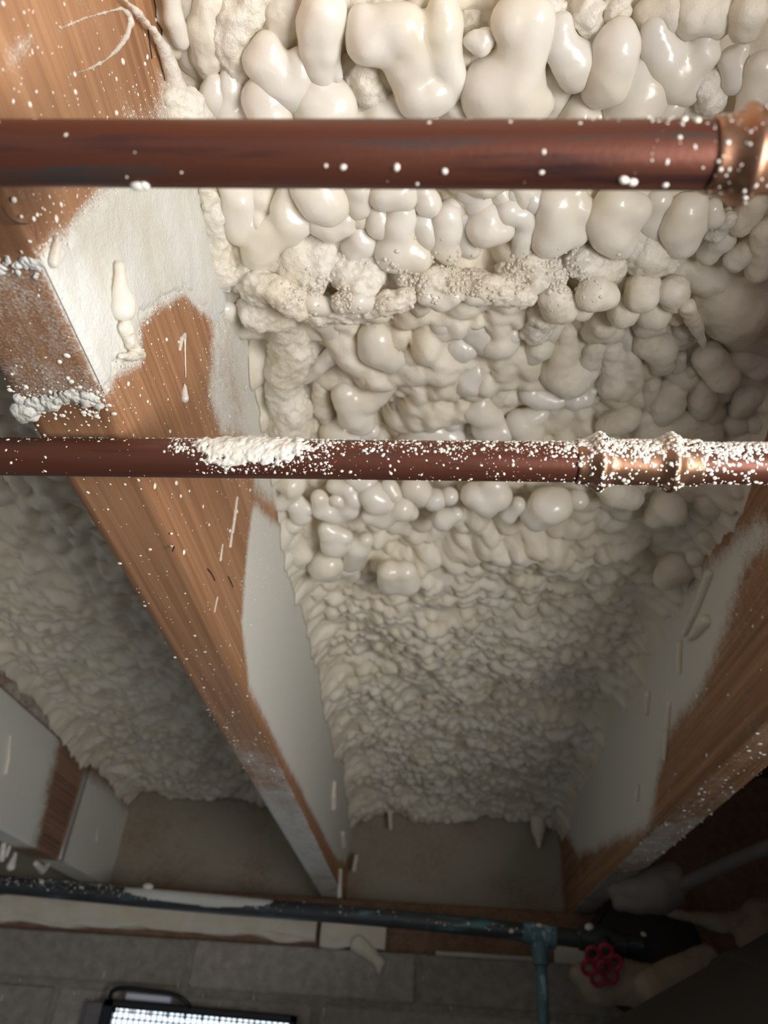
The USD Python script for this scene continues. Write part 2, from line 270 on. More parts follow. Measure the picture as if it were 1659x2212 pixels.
# ---- rim board and sill
def grid_sheet(us, vs, fn):
    U, V = np.meshgrid(us, vs, indexing='ij'); P = fn(U, V); n = len(vs)
    i, j = np.meshgrid(np.arange(len(us) - 1), np.arange(len(vs) - 1), indexing='ij')
    q = np.stack([i * n + j, (i + 1) * n + j, (i + 1) * n + j + 1, i * n + j + 1], -1).reshape(-1, 4)
    return P.reshape(-1, 3), np.vstack([q[:, [0, 1, 2]], q[:, [0, 2, 3]]])
rim = thing('rim_joist', 'dim tan rim board closing the joist bays above the block wall', 'board', EYE + [0, WALL + 0.04, JB])
v, f = profile_box(WALL + 0.04, WALL + 0.078, JB - 0.0, JT - 0.002, -1.25, 1.25, step=0.01, ystep=0.012)
v = v[:, [1, 0, 2]]; f = f[:, ::-1]
nz = meshkit.fbm(v * 14, 4, 21) - 0.5
obj('board', (v, f), WOODR, rim, attrs={'spray': np.where(v[:, 0] > J2L, 0.1, 0.66) + 0.5 * nz})

# ---------------------------------------------------------------- spray foam
def smin(a, b, k):
    h = np.clip(0.5 + 0.5 * (b - a) / k, 0, 1); return b * (1 - h) + a * h - k * h * (1 - h)
def surface_nets(val, org, h):
    """Isosurface (val = 0, inside negative) of a grid, as quads, all in numpy."""
    n = val.shape; inside = val < 0
    cs = [(a, b, c) for a in (0, 1) for b in (0, 1) for c in (0, 1)]
    m = [k - 1 for k in n]
    cnt, acc = np.zeros(m), np.zeros(m + [3])
    sl = lambda c: tuple(slice(c[i], c[i] + m[i]) for i in range(3))
    for i in range(8):
        for k in range(3):
            c = cs[i]
            if c[k]: continue
            d = list(c); d[k] = 1
            a, b = val[sl(c)], val[sl(d)]; x = (a < 0) != (b < 0)
            t = np.where(x, a / np.where(x, a - b, 1), 0)
            cnt += x
            for q in range(3): acc[..., q] += x * (c[q] + (t if q == k else 0))
    act = cnt > 0; idx = np.full(m, -1); idx[act] = np.arange(act.sum())
    v = (acc[act] / cnt[act][:, None] + np.argwhere(act)) * h + org
    quads = []
    for k in range(3):
        u, w = (k + 1) % 3, (k + 2) % 3
        lo = [slice(1, n[i] - 1) for i in range(3)]; lo[k] = slice(0, n[k] - 1); hi = list(lo); hi[k] = slice(1, n[k])
        a, b = inside[tuple(lo)], inside[tuple(hi)]
        for flip, hit in ((False, a & ~b), (True, ~a & b)):
            p = np.argwhere(hit) + np.array([lo[i].start for i in range(3)])
            if not len(p): continue
            def at(du, dw):
                q = p.copy(); q[:, u] -= du; q[:, w] -= dw; return idx[q[:, 0], q[:, 1], q[:, 2]]
            r = np.stack([at(1, 1), at(0, 1), at(0, 0), at(1, 0)], 1)
            quads.append(r[:, ::-1] if flip else r)
    q = np.vstack(quads); q = q[(q >= 0).all(1)]
    return v, np.vstack([q[:, [0, 1, 2]], q[:, [0, 2, 3]]])
def lobe_mesh(chains, rough=0.0, seed=0, h=None, blend=0.45):
    """Foam lobe: chains of (point, radius) melted together, then made uneven."""
    segs = []
    for c in chains:
        if len(c) == 1: segs.append((c[0], c[0]))
        segs += list(zip(c[:-1], c[1:]))
    pts = np.array([p[:3] for c in chains for p in c]); rr = np.array([p[3] for c in chains for p in c])
    pad = 0.004
    lo, hi = (pts - rr[:, None]).min(0) - pad, (pts + rr[:, None]).max(0) + pad
    h = h or float(np.clip(rr.mean() / 6.5, 0.0010, 0.0020))
    n = np.ceil((hi - lo) / h).astype(int) + 1
    G = [lo[i] + h * np.arange(n[i]) for i in range(3)]
    X = np.stack(np.meshgrid(*G, indexing='ij'), -1).astype(np.float32); d = None
    for a, b in segs:
        a, b = np.asarray(a, np.float32), np.asarray(b, np.float32); e = b[:3] - a[:3]; L = float(e @ e)
        t = np.clip(((X - a[:3]) @ e) / L, 0, 1) if L > 1e-12 else np.zeros(X.shape[:3], np.float32)
        q = np.linalg.norm(X - (a[:3] + t[..., None] * e), axis=-1) - (a[3] + t * (b[3] - a[3]))
        d = q if d is None else smin(d, q, blend * min(a[3], b[3], rr.mean()))
    v, f = surface_nets(d, lo, h)
    m = trimesh.Trimesh(v, f, process=False); nrm = m.vertex_normals; r0 = rr.mean()
    v = v + nrm * ((meshkit.fbm(v / (1.6 * r0) + 7.3 * seed, 2, seed) - 0.5) * 0.34 * r0)[:, None]
    if rough: v = v + nrm * ((meshkit.fbm(v * 330, 3, seed + 5) - 0.5) * 0.0042 * rough + (meshkit.fbm(v * 110, 2, seed + 2) - 0.5) * 0.006 * rough)[:, None]
    return v, f

def plane_z(x, y):
    """How high the middle of the foam lobes lies where the photo shows them."""
    z = 0.374
    z -= 0.014 * math.exp(-((y - 640) / 38.0) ** 2) * (1 if x < 1350 else 0.6)
    z += 0.013 * (1 / (1 + math.exp(-(y - 680) / 9.0))) * (1 / (1 + math.exp((y - 1000) / 30.0)))
    z -= 0.010 * (1 / (1 + math.exp(-(y - 1060) / 20.0)))
    if x > 1500: z -= 0.012 * (x - 1500) / 160
    if x < 480 and y < 640: z -= 0.010 * (480 - x) / 100
    return z
def place(pt, d):
    x, y, r = pt
    P = on((x, y), 2, plane_z(x, y) - d); return np.r_[P, 1.26 * r * depth_of(P) / F]
# (surface, how far it hangs below the common plane in mm, chains of photo x, y, radius)
LOBES = """
s 0 368,-20,15 375,40,17 392,85,16
s -9 408,-20,22 412,40,23 415,120,25 430,150,20
m 0 460,-15,24 455,20,27 445,70,31 448,120,28 452,150,18
r 0 555,-20,30 515,40,38 505,90,40 515,140,32 540,175,18
s 7 578,103,25 575,130,36 600,165,37 630,190,34 | 648,130,22 650,160,27 632,190,34 635,212,22
s 10 560,205,26 575,225,38 590,250,36
s 8 700,28,40 690,60,38 690,110,34 690,145,24 695,165,20 | 735,45,11 722,120,10 728,165,9
s 6 690,190,32 675,220,38 700,235,44 725,225,34 700,262,40
s -6 622,235,13 622,278,13
s 5 465,180,18 462,205,22 470,230,20
s 5 495,165,16 500,190,22 490,225,24 500,265,30 530,250,24
r 8 375,205,22 385,235,28 410,225,24 390,265,40 430,255,24
s 9 783,40,24 800,80,44 830,100,34 | 840,60,38 875,65,38 893,100,34 905,140,30 | 900,130,34 875,148,32 890,185,30 905,205,36 940,200,34 985,185,20 | 955,18,26 955,60,34 958,110,30 972,150,24 980,175,20 960,200,26
s 9 1003,88,4 1022,88,16 1040,90,22 1055,70,9
r -4 1020,120,30 1040,135,26 1050,110,28 1015,45,20 1000,60,18
s 9 1112,47,42 1150,45,36 1140,90,40 1125,130,40 1110,180,50 1060,190,46 1060,215,40 1130,230,40 1165,225,22
r -1 790,160,35 800,190,34 770,170,26 825,170,22 780,215,22 755,130,16
s 4 825,250,34 860,240,26 790,255,16 740,262,22
s 4 905,255,36
s 3 985,245,30 975,268,24
m 0 905,-8,24
r -3 870,22,26 835,10,24 760,10,26
m -3 610,30,38 600,80,30 640,20,30 660,90,16
s 6 1213,54,20 1210,95,30 1240,140,36 1240,165,26
s 8 1345,65,18 1335,95,36 1325,135,40 1310,175,42 1290,195,26
s 2 1388,105,10 1385,125,8
s 4 1390,150,22 1390,185,40 1370,220,50 1350,240,40
s 1 1425,200,18 1440,225,30 1420,245,30
s 4 1415,60,24 1420,90,30 1435,130,36 1475,150,34 1515,115,30 1522,80,22 1515,65,14 | 1435,130,36 1450,170,36 1480,190,30
r 2 1535,205,30 1530,185,26
s 0 1580,130,22 1590,170,24 1600,110,14
s 1 1645,150,30 1640,190,30 1630,230,30
m 3 1620,25,36 1610,55,30
m 0 1510,20,50 1540,25,40 1480,30,30
m 0 1440,25,36 1400,30,24
r 0 1270,30,34 1280,70,22
r -1 1335,15,24 1340,35,16
r 0 1140,5,28 1180,10,18 1205,20,16
s -2 1185,170,18 1215,185,22 1200,215,22 1190,245,20
s 3 1260,250,36 1290,250,22 1225,258,16
s 0 1490,235,20 1510,240,22
r 8 448,410,20 460,470,22 468,520,26 470,570,30 490,590,24 460,605,26
s 7 490,400,18 515,430,28 515,460,28 520,490,30 545,490,22 560,480,14 | 620,405,16 615,445,22 625,470,32 640,475,28 620,495,26 590,500,28 570,522,32 560,545,30 555,560,22 | 545,490,22 590,500,28
s 7 670,400,40 690,425,40 710,440,36 735,430,16
s 4 775,405,28 775,440,26 760,455,18
s 7 690,480,24 715,490,26 740,480,24 745,470,18
s 4 770,500,20 780,520,26 765,535,24 790,530,20
s 5 815,455,18 820,480,26 835,500,18
r 3 650,555,40 690,560,34 670,590,40 640,580,26 690,530,24
r 5 610,575,12 590,585,10 600,560,10
r 9 555,615,24 600,632,24 640,650,24 690,672,24 735,668,22 770,668,24 830,655,22 880,648,18
s 10 675,655,20 700,662,18
s 10 740,655,20 770,650,20 790,655,18
r 5 740,570,24 745,595,26 790,570,26 800,600,24 770,625,26
r 4 530,600,30 560,620,30 520,570,20
s 6 835,415,32 860,410,30 870,425,26
s 6 865,455,24 862,480,28 865,505,26 860,540,34 900,550,30 845,545,30
s 4 915,415,20 925,440,22 935,452,16
s 3 915,480,26 925,505,28
s 5 965,470,26 965,500,26 955,530,24 970,545,22
s 2 975,450,18
s 2 1010,475,16 1005,510,18 1010,530,18 1020,540,14
s 5 1055,470,26 1050,490,34 1080,495,26
s 4 1100,455,26 1125,465,20 1140,480,18 1130,510,18 1125,540,18
s 1 1010,410,20 1030,415,24 1035,440,24 1060,450,18
s 1 1080,410,18 1090,430,20
s 2 1110,420,18 1110,437,16
s 2 1140,410,18 1150,430,22 1165,450,16
s 4 1190,470,30 1190,510,34 1205,440,34 1205,500,34 1240,500,24 1255,450,22 1245,418,18
s 5 1330,440,34 1310,470,34 1320,500,34 1340,525,30 | 1330,440,34 1370,450,26 1352,480,26
s 4 1480,460,34 1470,490,34 1475,520,28 1500,480,24 1510,440,20
s 2 1540,450,16 1540,470,20
m -5 1560,520,22 1530,545,20
m -6 1600,480,24 1630,440,22
m -4 1590,560,22 1620,540,18
r -4 1545,500,18 1575,465,16
m -4 1650,500,24 1640,580,22
r 2 1400,560,34 1390,540,30 1440,560,26
s 0 1420,430,26 1400,470,22 1415,500,20
r 2 1250,560,30 1290,580,26 1330,575,24
r 3 880,600,24 930,610,26 980,615,24 1030,620,24 1080,625,22 1130,635,22
s 5 920,640,16 950,650,18 980,640,16
s 4 1020,640,18 1060,640,16
r 3 1100,590,24 1150,570,26 1200,590,24 1160,610,22
s 8 485,670,20 505,720,22 510,760,20 505,800,16 497,850,10
r 7 605,690,26 625,720,30 630,760,34 620,800,32 610,840,28 625,880,34 630,920,36 600,930,20 600,860,18 590,800,10 | 560,672,34 600,675,26 625,720,24
s -5 545,790,20 550,760,20 560,830,16
s -1 518,830,14 530,870,18 545,910,18 555,945,16
s -4 565,870,18 565,895,20
s 4 660,818,10 690,790,14 715,770,14 735,740,14 | 700,690,22 722,720,18 745,728,8
m 0 692,830,14 695,880,18 705,905,14
s 10 812,733,33 818,750,36 845,770,26 880,775,14 895,760,12 905,752,7
m -4 840,700,36 865,710,34 872,740,22
m -5 790,800,36 760,790,20 810,820,20
s 7 745,850,24 760,870,26 790,865,22 820,855,16 845,830,12 | 760,900,22 770,895,30 780,910,24
s 2 740,925,24 755,940,22 725,935,26 770,945,16
s 1 790,935,18 802,930,16
s 9 915,730,19 935,735,21 950,735,12 962,735,3
s 7 968,745,9 985,745,21 1005,752,24 1022,750,11
s 7 925,780,15 940,775,21 950,765,13 | 935,790,22 965,790,18 990,782,15
s 5 955,695,24 985,700,20 1005,698,18 1035,705,18 1060,710,16 1080,712,14 1100,720,22 | 1020,720,22 1050,730,28 1075,735,26
m -6 905,680,18 910,660,16 890,690,14 895,720,14
s 4 1015,815,34 1030,800,26 1052,788,12 | 1005,830,26 990,850,12
m 1 1087,775,9 1078,820,14 1072,860,20
s 6 1020,885,24 1045,890,26 1060,900,22 1050,925,24 1080,930,24 | 1045,890,26 1040,870,20
s 5 1125,915,28 1140,930,28 1150,900,18 1165,895,16
s 3 1145,850,20 1170,862,20 1195,865,18 1212,862,15
s 3 1225,862,15 1240,862,20 1265,862,16 1278,846,10
s 2 940,880,12 960,892,22 975,910,18 985,885,10
s 2 915,925,26 900,945,24 945,935,22 975,948,22 880,952,16
m -7 865,885,26 870,840,18
m -7 930,840,32 950,825,20 915,800,18
r 2 1160,700,32 1170,680,26
m 2 1165,750,28 1150,762,20
m -3 1130,790,12 1155,797,16
m -8 1110,830,24 1120,800,20
m 0 1210,660,34 1195,640,26
m 0 1285,635,34 1303,640,26
m -1 1255,662,24
m 1 1388,622,30 1385,640,30
m 0 1345,670,28
m 1 1410,675,30
m 1 1455,630,28 1460,650,22
m -2 1462,682,18
m -2 1470,712,18
m 1 1300,695,28 1280,715,20 1325,715,22
m -1 1395,707,22 1420,702,20
m 0 1225,720,18 1215,760,26 1205,800,30 1235,815,34 1262,800,26
m 0 1285,750,20 1275,780,20 1292,792,14
m 1 1320,750,18 1322,790,22 1325,830,26 1345,845,18 1372,838,12 | 1360,770,18 1365,800,20 1372,822,16
m 1 1400,740,28 1425,750,30 1430,780,20 1420,802,11
m -2 1470,770,12 1465,792,14
m -1 1455,840,24 1440,870,30 1430,895,24 | 1455,840,24 1475,825,18 1492,800,14
m -4 1405,830,18 1395,860,18
m 1 1520,830,18 1518,860,22 1515,882,20
m 2 1330,910,24 1352,900,24 1310,922,18
m 2 1395,905,18 1405,930,24 1440,930,22 1480,912,22 1500,925,24 1532,930,24
m 2 1530,770,26 1540,790,24 1562,812,30
m -5 1620,850,28 1600,880,22
m -4 1590,910,26
m -4 1640,910,28
m -27 1600,660,60 1560,640,50 1640,720,60
m 9 1485,662,13 1495,690,13 1510,720,9 1519,746,4
m -6 1600,770,26 1640,790,26
s 4 556,1070,24 575,1090,18 605,1088,15 632,1066,14 | 600,1045,12 628,1048,26
s 2 650,1112,20 640,1090,18 670,1100,10
s 3 690,1075,15 695,1100,16 725,1112,16 755,1100,16 766,1075,16 752,1055,14 722,1050,14 | 728,1080,13
s 4 815,1080,26 805,1068,22 832,1087,20
s 2 850,1066,18 840,1053,16
s 4 800,1115,17 825,1117,20 845,1107,18 870,1097,22 887,1107,15
s 1 790,1045,22 765,1035,18
s 5 715,1152,20 725,1172,26 742,1158,15 705,1140,13
s 5 695,1225,24 710,1215,26 716,1230,22
s 1 770,1180,24 760,1212,18 790,1165,14
s -1 750,1222,22 760,1240,16
m 2 620,1160,26 640,1190,28 620,1200,22 600,1140,20 632,1130,20
s 6 654,1205,9 651,1238,5 648,1257,3
s 3 845,1257,22 840,1235,20 | 880,1257,24 876,1235,20
s 1 895,1052,24 915,1070,20
s 2 940,1080,22
s 1 970,1072,16
s 3 1025,1070,24 1042,1080,24 1075,1070,24 1065,1052,22 1050,1095,20
s 0 1118,1090,14 1098,1112,16
s 2 1180,1095,36 1160,1112,26 1205,1090,30
s 1 1248,1080,20
s 0 960,1120,22 985,1110,14
m 1 1330,1062,30 1360,1075,22 1310,1050,20
m 1 1440,1100,34 1420,1115,22
m -3 1540,1080,32 1590,1060,30 1600,1120,24
m 2 1550,1205,22 1560,1170,20 1530,1160,18
m 2 1440,1245,24 1460,1225,24 1480,1230,20
m 1 1505,1200,20
"""
bay = thing('spray_foam', 'cream bubbly spray foam filling the middle joist bay behind both copper pipes', 'insulation', EYE + [0.05, 0.4, 0.42])
MATS = {'s': FOAM, 'r': FOAMR, 'm': FOAMM}
near_skin = []
for k, line in enumerate(LOBES.strip().splitlines()):
    kind, d, rest = line.split(' ', 2)
    chains = [[place(tuple(float(q) for q in t.split(',')), float(d) / 1000) for t in c.split()] for c in rest.split('|')]
    lv, lf = lobe_mesh(chains, rough={'s': 0, 'r': 1.0, 'm': 0.35}[kind], seed=k); near_skin.append((lv, trimesh.Trimesh(lv, lf, process=False).vertex_normals))
    obj('foam_lobe', (lv, lf), MATS[kind], bay, smooth=True)

rng = np.random.default_rng(17)
LV, LN = np.vstack([q[0] for q in near_skin]), np.vstack([q[1] for q in near_skin])
Q_ = LV @ R; px_ = Q_[:, :2] / Q_[:, 2:] * F + C0; cell_ = (px_ // 5).astype(int) @ [1, 4000]
_, inv_ = np.unique(cell_, return_inverse=True); near_ = np.full(inv_.max() + 1, 9.0); np.minimum.at(near_, inv_, Q_[:, 2])
band = np.exp(-((px_[:, 1] - np.interp(px_[:, 0], [600, 800, 860], [640, 620, 598])) / 34.0) ** 2) * sstep(600, 680, px_[:, 0]) * (1 - sstep(1230, 1400, px_[:, 0]))
ok = np.flatnonzero((Q_[:, 2] < near_[inv_] + 0.0012) & (rng.random(len(LV)) < band * 0.9 * sstep(0.35, 0.6, meshkit.noise(LV * 70, 5))))
ok = rng.permutation(ok)[:1700]
pp, pn, pr_ = LV[ok], LN[ok], np.array([(1.3 + 4.6 * rng.random() ** 3) for _ in ok]) * Q_[ok, 2] / F
obj('foam_popcorn', droplets(pp, pn, pr_, rng, 0.9), FOAM, bay, smooth=True, kind='stuff')

def foam_bed(x0, x1, y0, y1, cell, seed, zf, density=9000, rr=(0.004, 0.011)):
    """The foam mass itself: a height field of small hemispherical bubbles that runs down onto the joists and the rim."""
    rng = np.random.default_rng(seed)
    xs, ys = np.arange(x0, x1 + cell * .5, cell), np.arange(y0, y1 + cell * .5, cell)
    X, Y = np.meshgrid(xs, ys, indexing='ij')
    P3 = np.stack([X, Y, 0 * X], -1)
    hgt = np.zeros_like(X)
    n = int(density * (x1 - x0) * (y1 - y0))
    bx, by = rng.uniform(x0, x1, n), rng.uniform(y0, y1, n)
    br = (rr[0] + (rr[1] - rr[0]) * rng.random(n) ** 1.6) * (1 - 0.35 * sstep(0.45, 0.75, by))
    ba = rng.uniform(0, 3.14, n); st = rng.uniform(1, 1.7, n)
    for cx, cy, r, a, sx in zip(bx, by, br, ba, st):
        R2 = r * sx; i0, i1 = np.searchsorted(xs, [cx - R2, cx + R2]); k0, k1 = np.searchsorted(ys, [cy - R2, cy + R2])
        if i1 <= i0 or k1 <= k0: continue
        dx, dy = X[i0:i1, k0:k1] - cx, Y[i0:i1, k0:k1] - cy; u, w = (dx * math.cos(a) + dy * math.sin(a)) / sx, -dx * math.sin(a) + dy * math.cos(a)
        hh = np.sqrt(np.maximum(r * r - u * u - w * w, 0)) * 1.1 + 0.0
        hgt[i0:i1, k0:k1] = np.maximum(hgt[i0:i1, k0:k1], hh)
    wob = (meshkit.fbm(P3 * 9, 3, seed) - 0.5) * 0.050 + (meshkit.fbm(P3 * 40, 3, seed + 3) - 0.5) * 0.012
    Z = zf(X, Y) + wob - hgt + (meshkit.fbm(P3 * 220, 2, seed + 8) - 0.5) * 0.0022
    P = np.stack([X, Y, Z], -1); n = len(ys)
    i, j = np.meshgrid(np.arange(len(xs) - 1), np.arange(len(ys) - 1), indexing='ij')
    q = np.stack([i * n + j, i * n + j + 1, (i + 1) * n + j + 1, (i + 1) * n + j], -1).reshape(-1, 4)
    return P.reshape(-1, 3), np.vstack([q[:, [0, 1, 2]], q[:, [0, 2, 3]]])
def bay_z(xa, xb):
    def fn(X, Y):
        z = 0.386 - 0.010 * sstep(0.42, 0.60, Y) - 0.012 * sstep(0.9, 1.25, Y)
        e = np.minimum(X - xa, xb - X)
        return z - (0.006 + 0.024 * sstep(0.26, 0.42, Y)) * np.exp(-e / 0.012) - 0.018 * sstep(1.22, 1.34, Y)
    return fn
obj('foam_bed', foam_bed(J1R + 0.0005, J2L - 0.0005, -0.40, WALL + 0.036, 0.0023, 3, bay_z(J1R, J2L), rr=(0.0035, 0.012)), FOAMM, bay, smooth=True)
bay2 = thing('spray_foam', 'dim bubbly spray foam in the left bay, seen below the joist', 'insulation', EYE + [-0.35, 0.4, 0.42])
obj('foam_bed', foam_bed(J3R + 0.0005, J1L - 0.0005, -0.40, WALL + 0.036, 0.0036, 5, bay_z(J3R, J1L)), FOAMM, bay2, smooth=True)
bay3 = thing('spray_foam', 'spray foam in the bay beyond the far left joist, outside the photo', 'insulation', EYE + [-0.76, 0.4, 0.42])
obj('foam_bed', foam_bed(-0.94, J3R - 0.0385, -0.40, WALL + 0.036, 0.007, 7, bay_z(-0.94, J3R - 0.038), density=4000), FOAMM, bay3, smooth=True)

# ---- thick white coat, drips and strands on the first joist's side
def coat_sheet(poly, X, sgn, thick, cell, seed):
    lo, hi = poly.min(0) - 0.004, poly.max(0) + 0.004
    us, vs = np.arange(lo[0], hi[0], cell), np.arange(max(lo[1], JB + 0.0006), min(hi[1], JT - 0.003), cell)
    U, V = np.meshgrid(us, vs, indexing='ij'); Q = np.stack([U, V], -1).reshape(-1, 2)
    sd = poly_sd(Q, poly) + (meshkit.fbm(np.c_[Q * 160, 0 * Q[:, 0]], 3, seed) - 0.5) * 0.008
    p3 = np.c_[0 * Q[:, 0], Q]
    t = thick * sstep(-0.0003, 0.004, sd) * (0.75 + 1.1 * (meshkit.fbm(p3 * 60, 3, seed + 1) - 0.4)) + (meshkit.fbm(p3 * 420, 2, seed + 2) - 0.5) * 0.0007 * (sd > 0) - 0.0006
    edge = sstep(JB, JB + 0.004, Q[:, 1]); t = t * edge - 0.0003 * (1 - edge)
    v = np.c_[X + sgn * t, Q]; n = len(vs)
    i, j = np.meshgrid(np.arange(len(us) - 1), np.arange(n - 1), indexing='ij')
    q = np.stack([i * n + j, (i + 1) * n + j, (i + 1) * n + j + 1, i * n + j + 1], -1).reshape(-1, 4)
    q = q[(sd[q] > -0.0006).any(1)]
    if sgn < 0: q = q[:, ::-1]
    k = np.unique(q); re = np.full(len(v), -1); re[k] = np.arange(len(k)); q = re[q]
    return v[k], np.vstack([q[:, [0, 1, 2]], q[:, [0, 2, 3]]])
obj('foam_coat', coat_sheet(coat_poly, J1R, 1, 0.0022, 0.0013, 31), FOAMW, j1, smooth=True, label='thick white foam coat on the joist side')
def side_chain(pts, out=0.0, X=J1R):
    res = []
    for x, y, r in pts:
        P = on((x, y), 0, X + out); rm = r * depth_of(P) / F; res.append(np.r_[P, rm])
    return res
for name, pts, out, M_, ro in (('foam_drip', [(258, 575, 12), (262, 620, 15), (266, 650, 24), (265, 668, 27)], 0.004, FOAM, 0),
                               ('foam_drip', [(270, 705, 14), (282, 735, 17), (298, 765, 13)], 0.004, FOAMR, .5), ('foam_drip', [(262, 770, 7), (285, 768, 10), (305, 766, 9)], 0.003, FOAMR, .3),
                               ('foam_drip', [(124, 508, 4), (122, 535, 9), (116, 568, 12)], 0.002, FOAM, 0), ('foam_drip', [(388, 755, 4), (392, 732, 5), (399, 722, 4), (400, 760, 2.4), (401, 815, 2)], 0.0006, FOAM, 0),
                               ('foam_drip', [(399, 828, 3), (399, 848, 7), (399, 862, 9)], 0.001, FOAM, 0),
                               ('foam_strand', [(265, -8, 6), (300, 30, 7), (330, 65, 9), (355, 108, 13), (370, 150, 18), (380, 185, 22)], 0.004, FOAMR, .35),
                               ('foam_strand', [(128, 62, 2.5), (180, 40, 2.5), (232, 25, 3), (262, 18, 4), (278, 30, 5), (282, 48, 6), (274, 78, 6), (252, 108, 4.5), (228, 130, 3), (190, 150, 2.2), (145, 162, 1.8)], 0.0003, FOAMR, .2),
                               ('foam_splash', [(512, 1075, 3), (506, 1120, 4), (503, 1150, 3)], 0.0004, FOAM, 0), ('foam_splash', [(503, 1135, 2), (497, 1180, 4)], 0.0004, FOAM, 0), ('foam_splash', [(481, 1175, 2), (476, 1210, 3.5)], 0.0004, FOAM, 0),
                               ('foam_splash', [(470, 1290, 2.5), (463, 1322, 2.5)], 0.0004, FOAM, 0)):
    obj(name, lobe_mesh([side_chain(pts, out)], rough=ro, seed=len(name) + int(pts[0][0]), h=0.0006 if max(p[2] for p in pts) < 8 else None), M_, j1, smooth=True)
rng = np.random.default_rng(11)
# beads on the first joist: side and underside
pos, nrm, rad = [], [], []
for _ in range(1500):
    x, y = rng.uniform(0, 560), rng.uniform(0, 1500); P = on((x, y), 0, J1R)
    if not (JB + 0.002 < P[2] < 0.39 and -0.1 < P[1] < 1.2) or poly_sd(P[None, 1:], coat_poly)[0] > -0.001: continue
    if rng.random() > (0.55 if P[1] > 0.19 else 0.4): continue
    pos.append(P); nrm.append([1, 0, 0]); rad.append((0.00028 + 0.0009 * rng.random() ** 5) * (1 if y < 1000 else 1.2))
for _ in range(9000):
    x, y = rng.uniform(60, 640), rng.uniform(150, 1300); P = on((x, y), 0, J1R)
    if not (JB + 0.002 < P[2] < 0.40): continue
    dd = max(poly_sd(P[None, 1:], q)[0] for q in (coat_poly, low_poly, edge_poly, top_poly)); din = poly_sd(P[None, 1:], coat_poly)[0]
    if din > 0.004 or rng.random() > 0.9 * math.exp(min(dd, 0.0) / 0.007): continue
    pos.append(P + [0.0008 * (din > 0), 0, 0]); nrm.append([1, 0, 0]); rad.append(0.00014 + 0.00036 * rng.random() ** 2)
for x, y, r in ((265, 133, 9), (318, 123, 6), (313, 138, 6), (132, 442, 7), (107, 425, 4), (30, 432, 8), (46, 468, 5), (397, 1193, 7), (370, 1153, 5), (400, 1282, 3), (80, 262, 7)):
    P = on((x, y), 0, J1R) if y != 432 and y != 468 else on((x, y), 2, JB); pos.append(P); nrm.append([1, 0, 0] if P[2] > JB + .001 else [0, 0, -1]); rad.append(r * depth_of(P) / F * 0.8)
for _ in range(500):
    P = np.array([rng.uniform(J1L, J1R), rng.choice([rng.normal(0.20, 0.006), rng.uniform(0.12, 0.7)]), JB])
    pos.append(P); nrm.append([0, 0, -1]); rad.append(0.00028 + 0.0009 * rng.random() ** 4)
obj('foam_speckles', droplets(pos, nrm, rad, rng, 0.6, HALF), BEAD, j1, smooth=True, kind='stuff')
# crust along the edge left by the pipe's shelter, and along the arris
cr = []
for k in range(110):
    t = rng.random(); P = np.array([J1L + 0.001 + 0.034 * t, 0.197 + 0.005 * (rng.random() - .3) + 0.003 * math.sin(7 * t), JB - 0.0005]); cr.append((P, [0, 0, -1.0], 0.0007 + 0.0017 * rng.random() ** 2))
for k in range(16):
    t = rng.random(); P = np.array([J1L - 0.0005 + 0.004 * t, 0.203 + 0.004 * rng.random(), JB - 0.001]); cr.append((P, [0, 0, -1.0], 0.0020 + 0.002 * rng.random()))
for k in range(60):
    t = rng.random(); cr.append((np.array([J1L + 0.038 * t, 0.136 + 0.002 * rng.normal() + 0.004 * (t - .5), JB]), [0, 0, -1.0], 0.0005 + 0.001 * rng.random()))
cv_, cf_ = droplets([c[0] for c in cr], [c[1] for c in cr], [c[2] for c in cr], rng, 0.8, ICO2)
cv_ = cv_ + (np.stack([meshkit.fbm(cv_ * 500, 3, q) for q in (1, 2, 3)], -1) - 0.5) * 0.0022
obj('foam_crust', (cv_, cf_), FOAMW, j1, smooth=True, kind='stuff')
for pts, r in (([(2, 440), (18, 468), (44, 483), (74, 474), (90, 440), (92, 398)], 1.6), ([(72, 480), (77, 505), (80, 520)], 1.8), ([(446, 1228), (456, 1240), (464, 1256)], 2.6), ([(491, 1244), (498, 1258), (503, 1270)], 2.4), ([(318, 60), (322, 95), (327, 130)], 3.5), ([(377, 1180), (372, 1192)], 1.6)):
    P_ = spline([on(p, 0, J1R - 0.0002) for p in pts], 6); obj('crack', tube(P_, np.r_[0.3, np.ones(len(P_) - 2), 0.3] * r * 1.0 * depth_of(P_[0]) / F, 8), DARKT, j1, smooth=True)
# joist 2 beads
pos, nrm, rad = [], [], []
for _ in range(260):
    P = np.array([rng.uniform(J2L, J2R), rng.uniform(0.45, 1.0), JB]); pos.append(P); nrm.append([0, 0, -1]); rad.append(0.0003 + 0.0013 * rng.random() ** 4)
for _ in range(30):
    P = np.array([J2L, rng.uniform(0.4, 0.9), rng.uniform(JB, 0.33)]); pos.append(P); nrm.append([-1, 0, 0]); rad.append(0.0004 + 0.0014 * rng.random() ** 3)
obj('foam_speckles', droplets(pos, nrm, rad, rng, 0.5), BEAD, j2, smooth=True, kind='stuff')
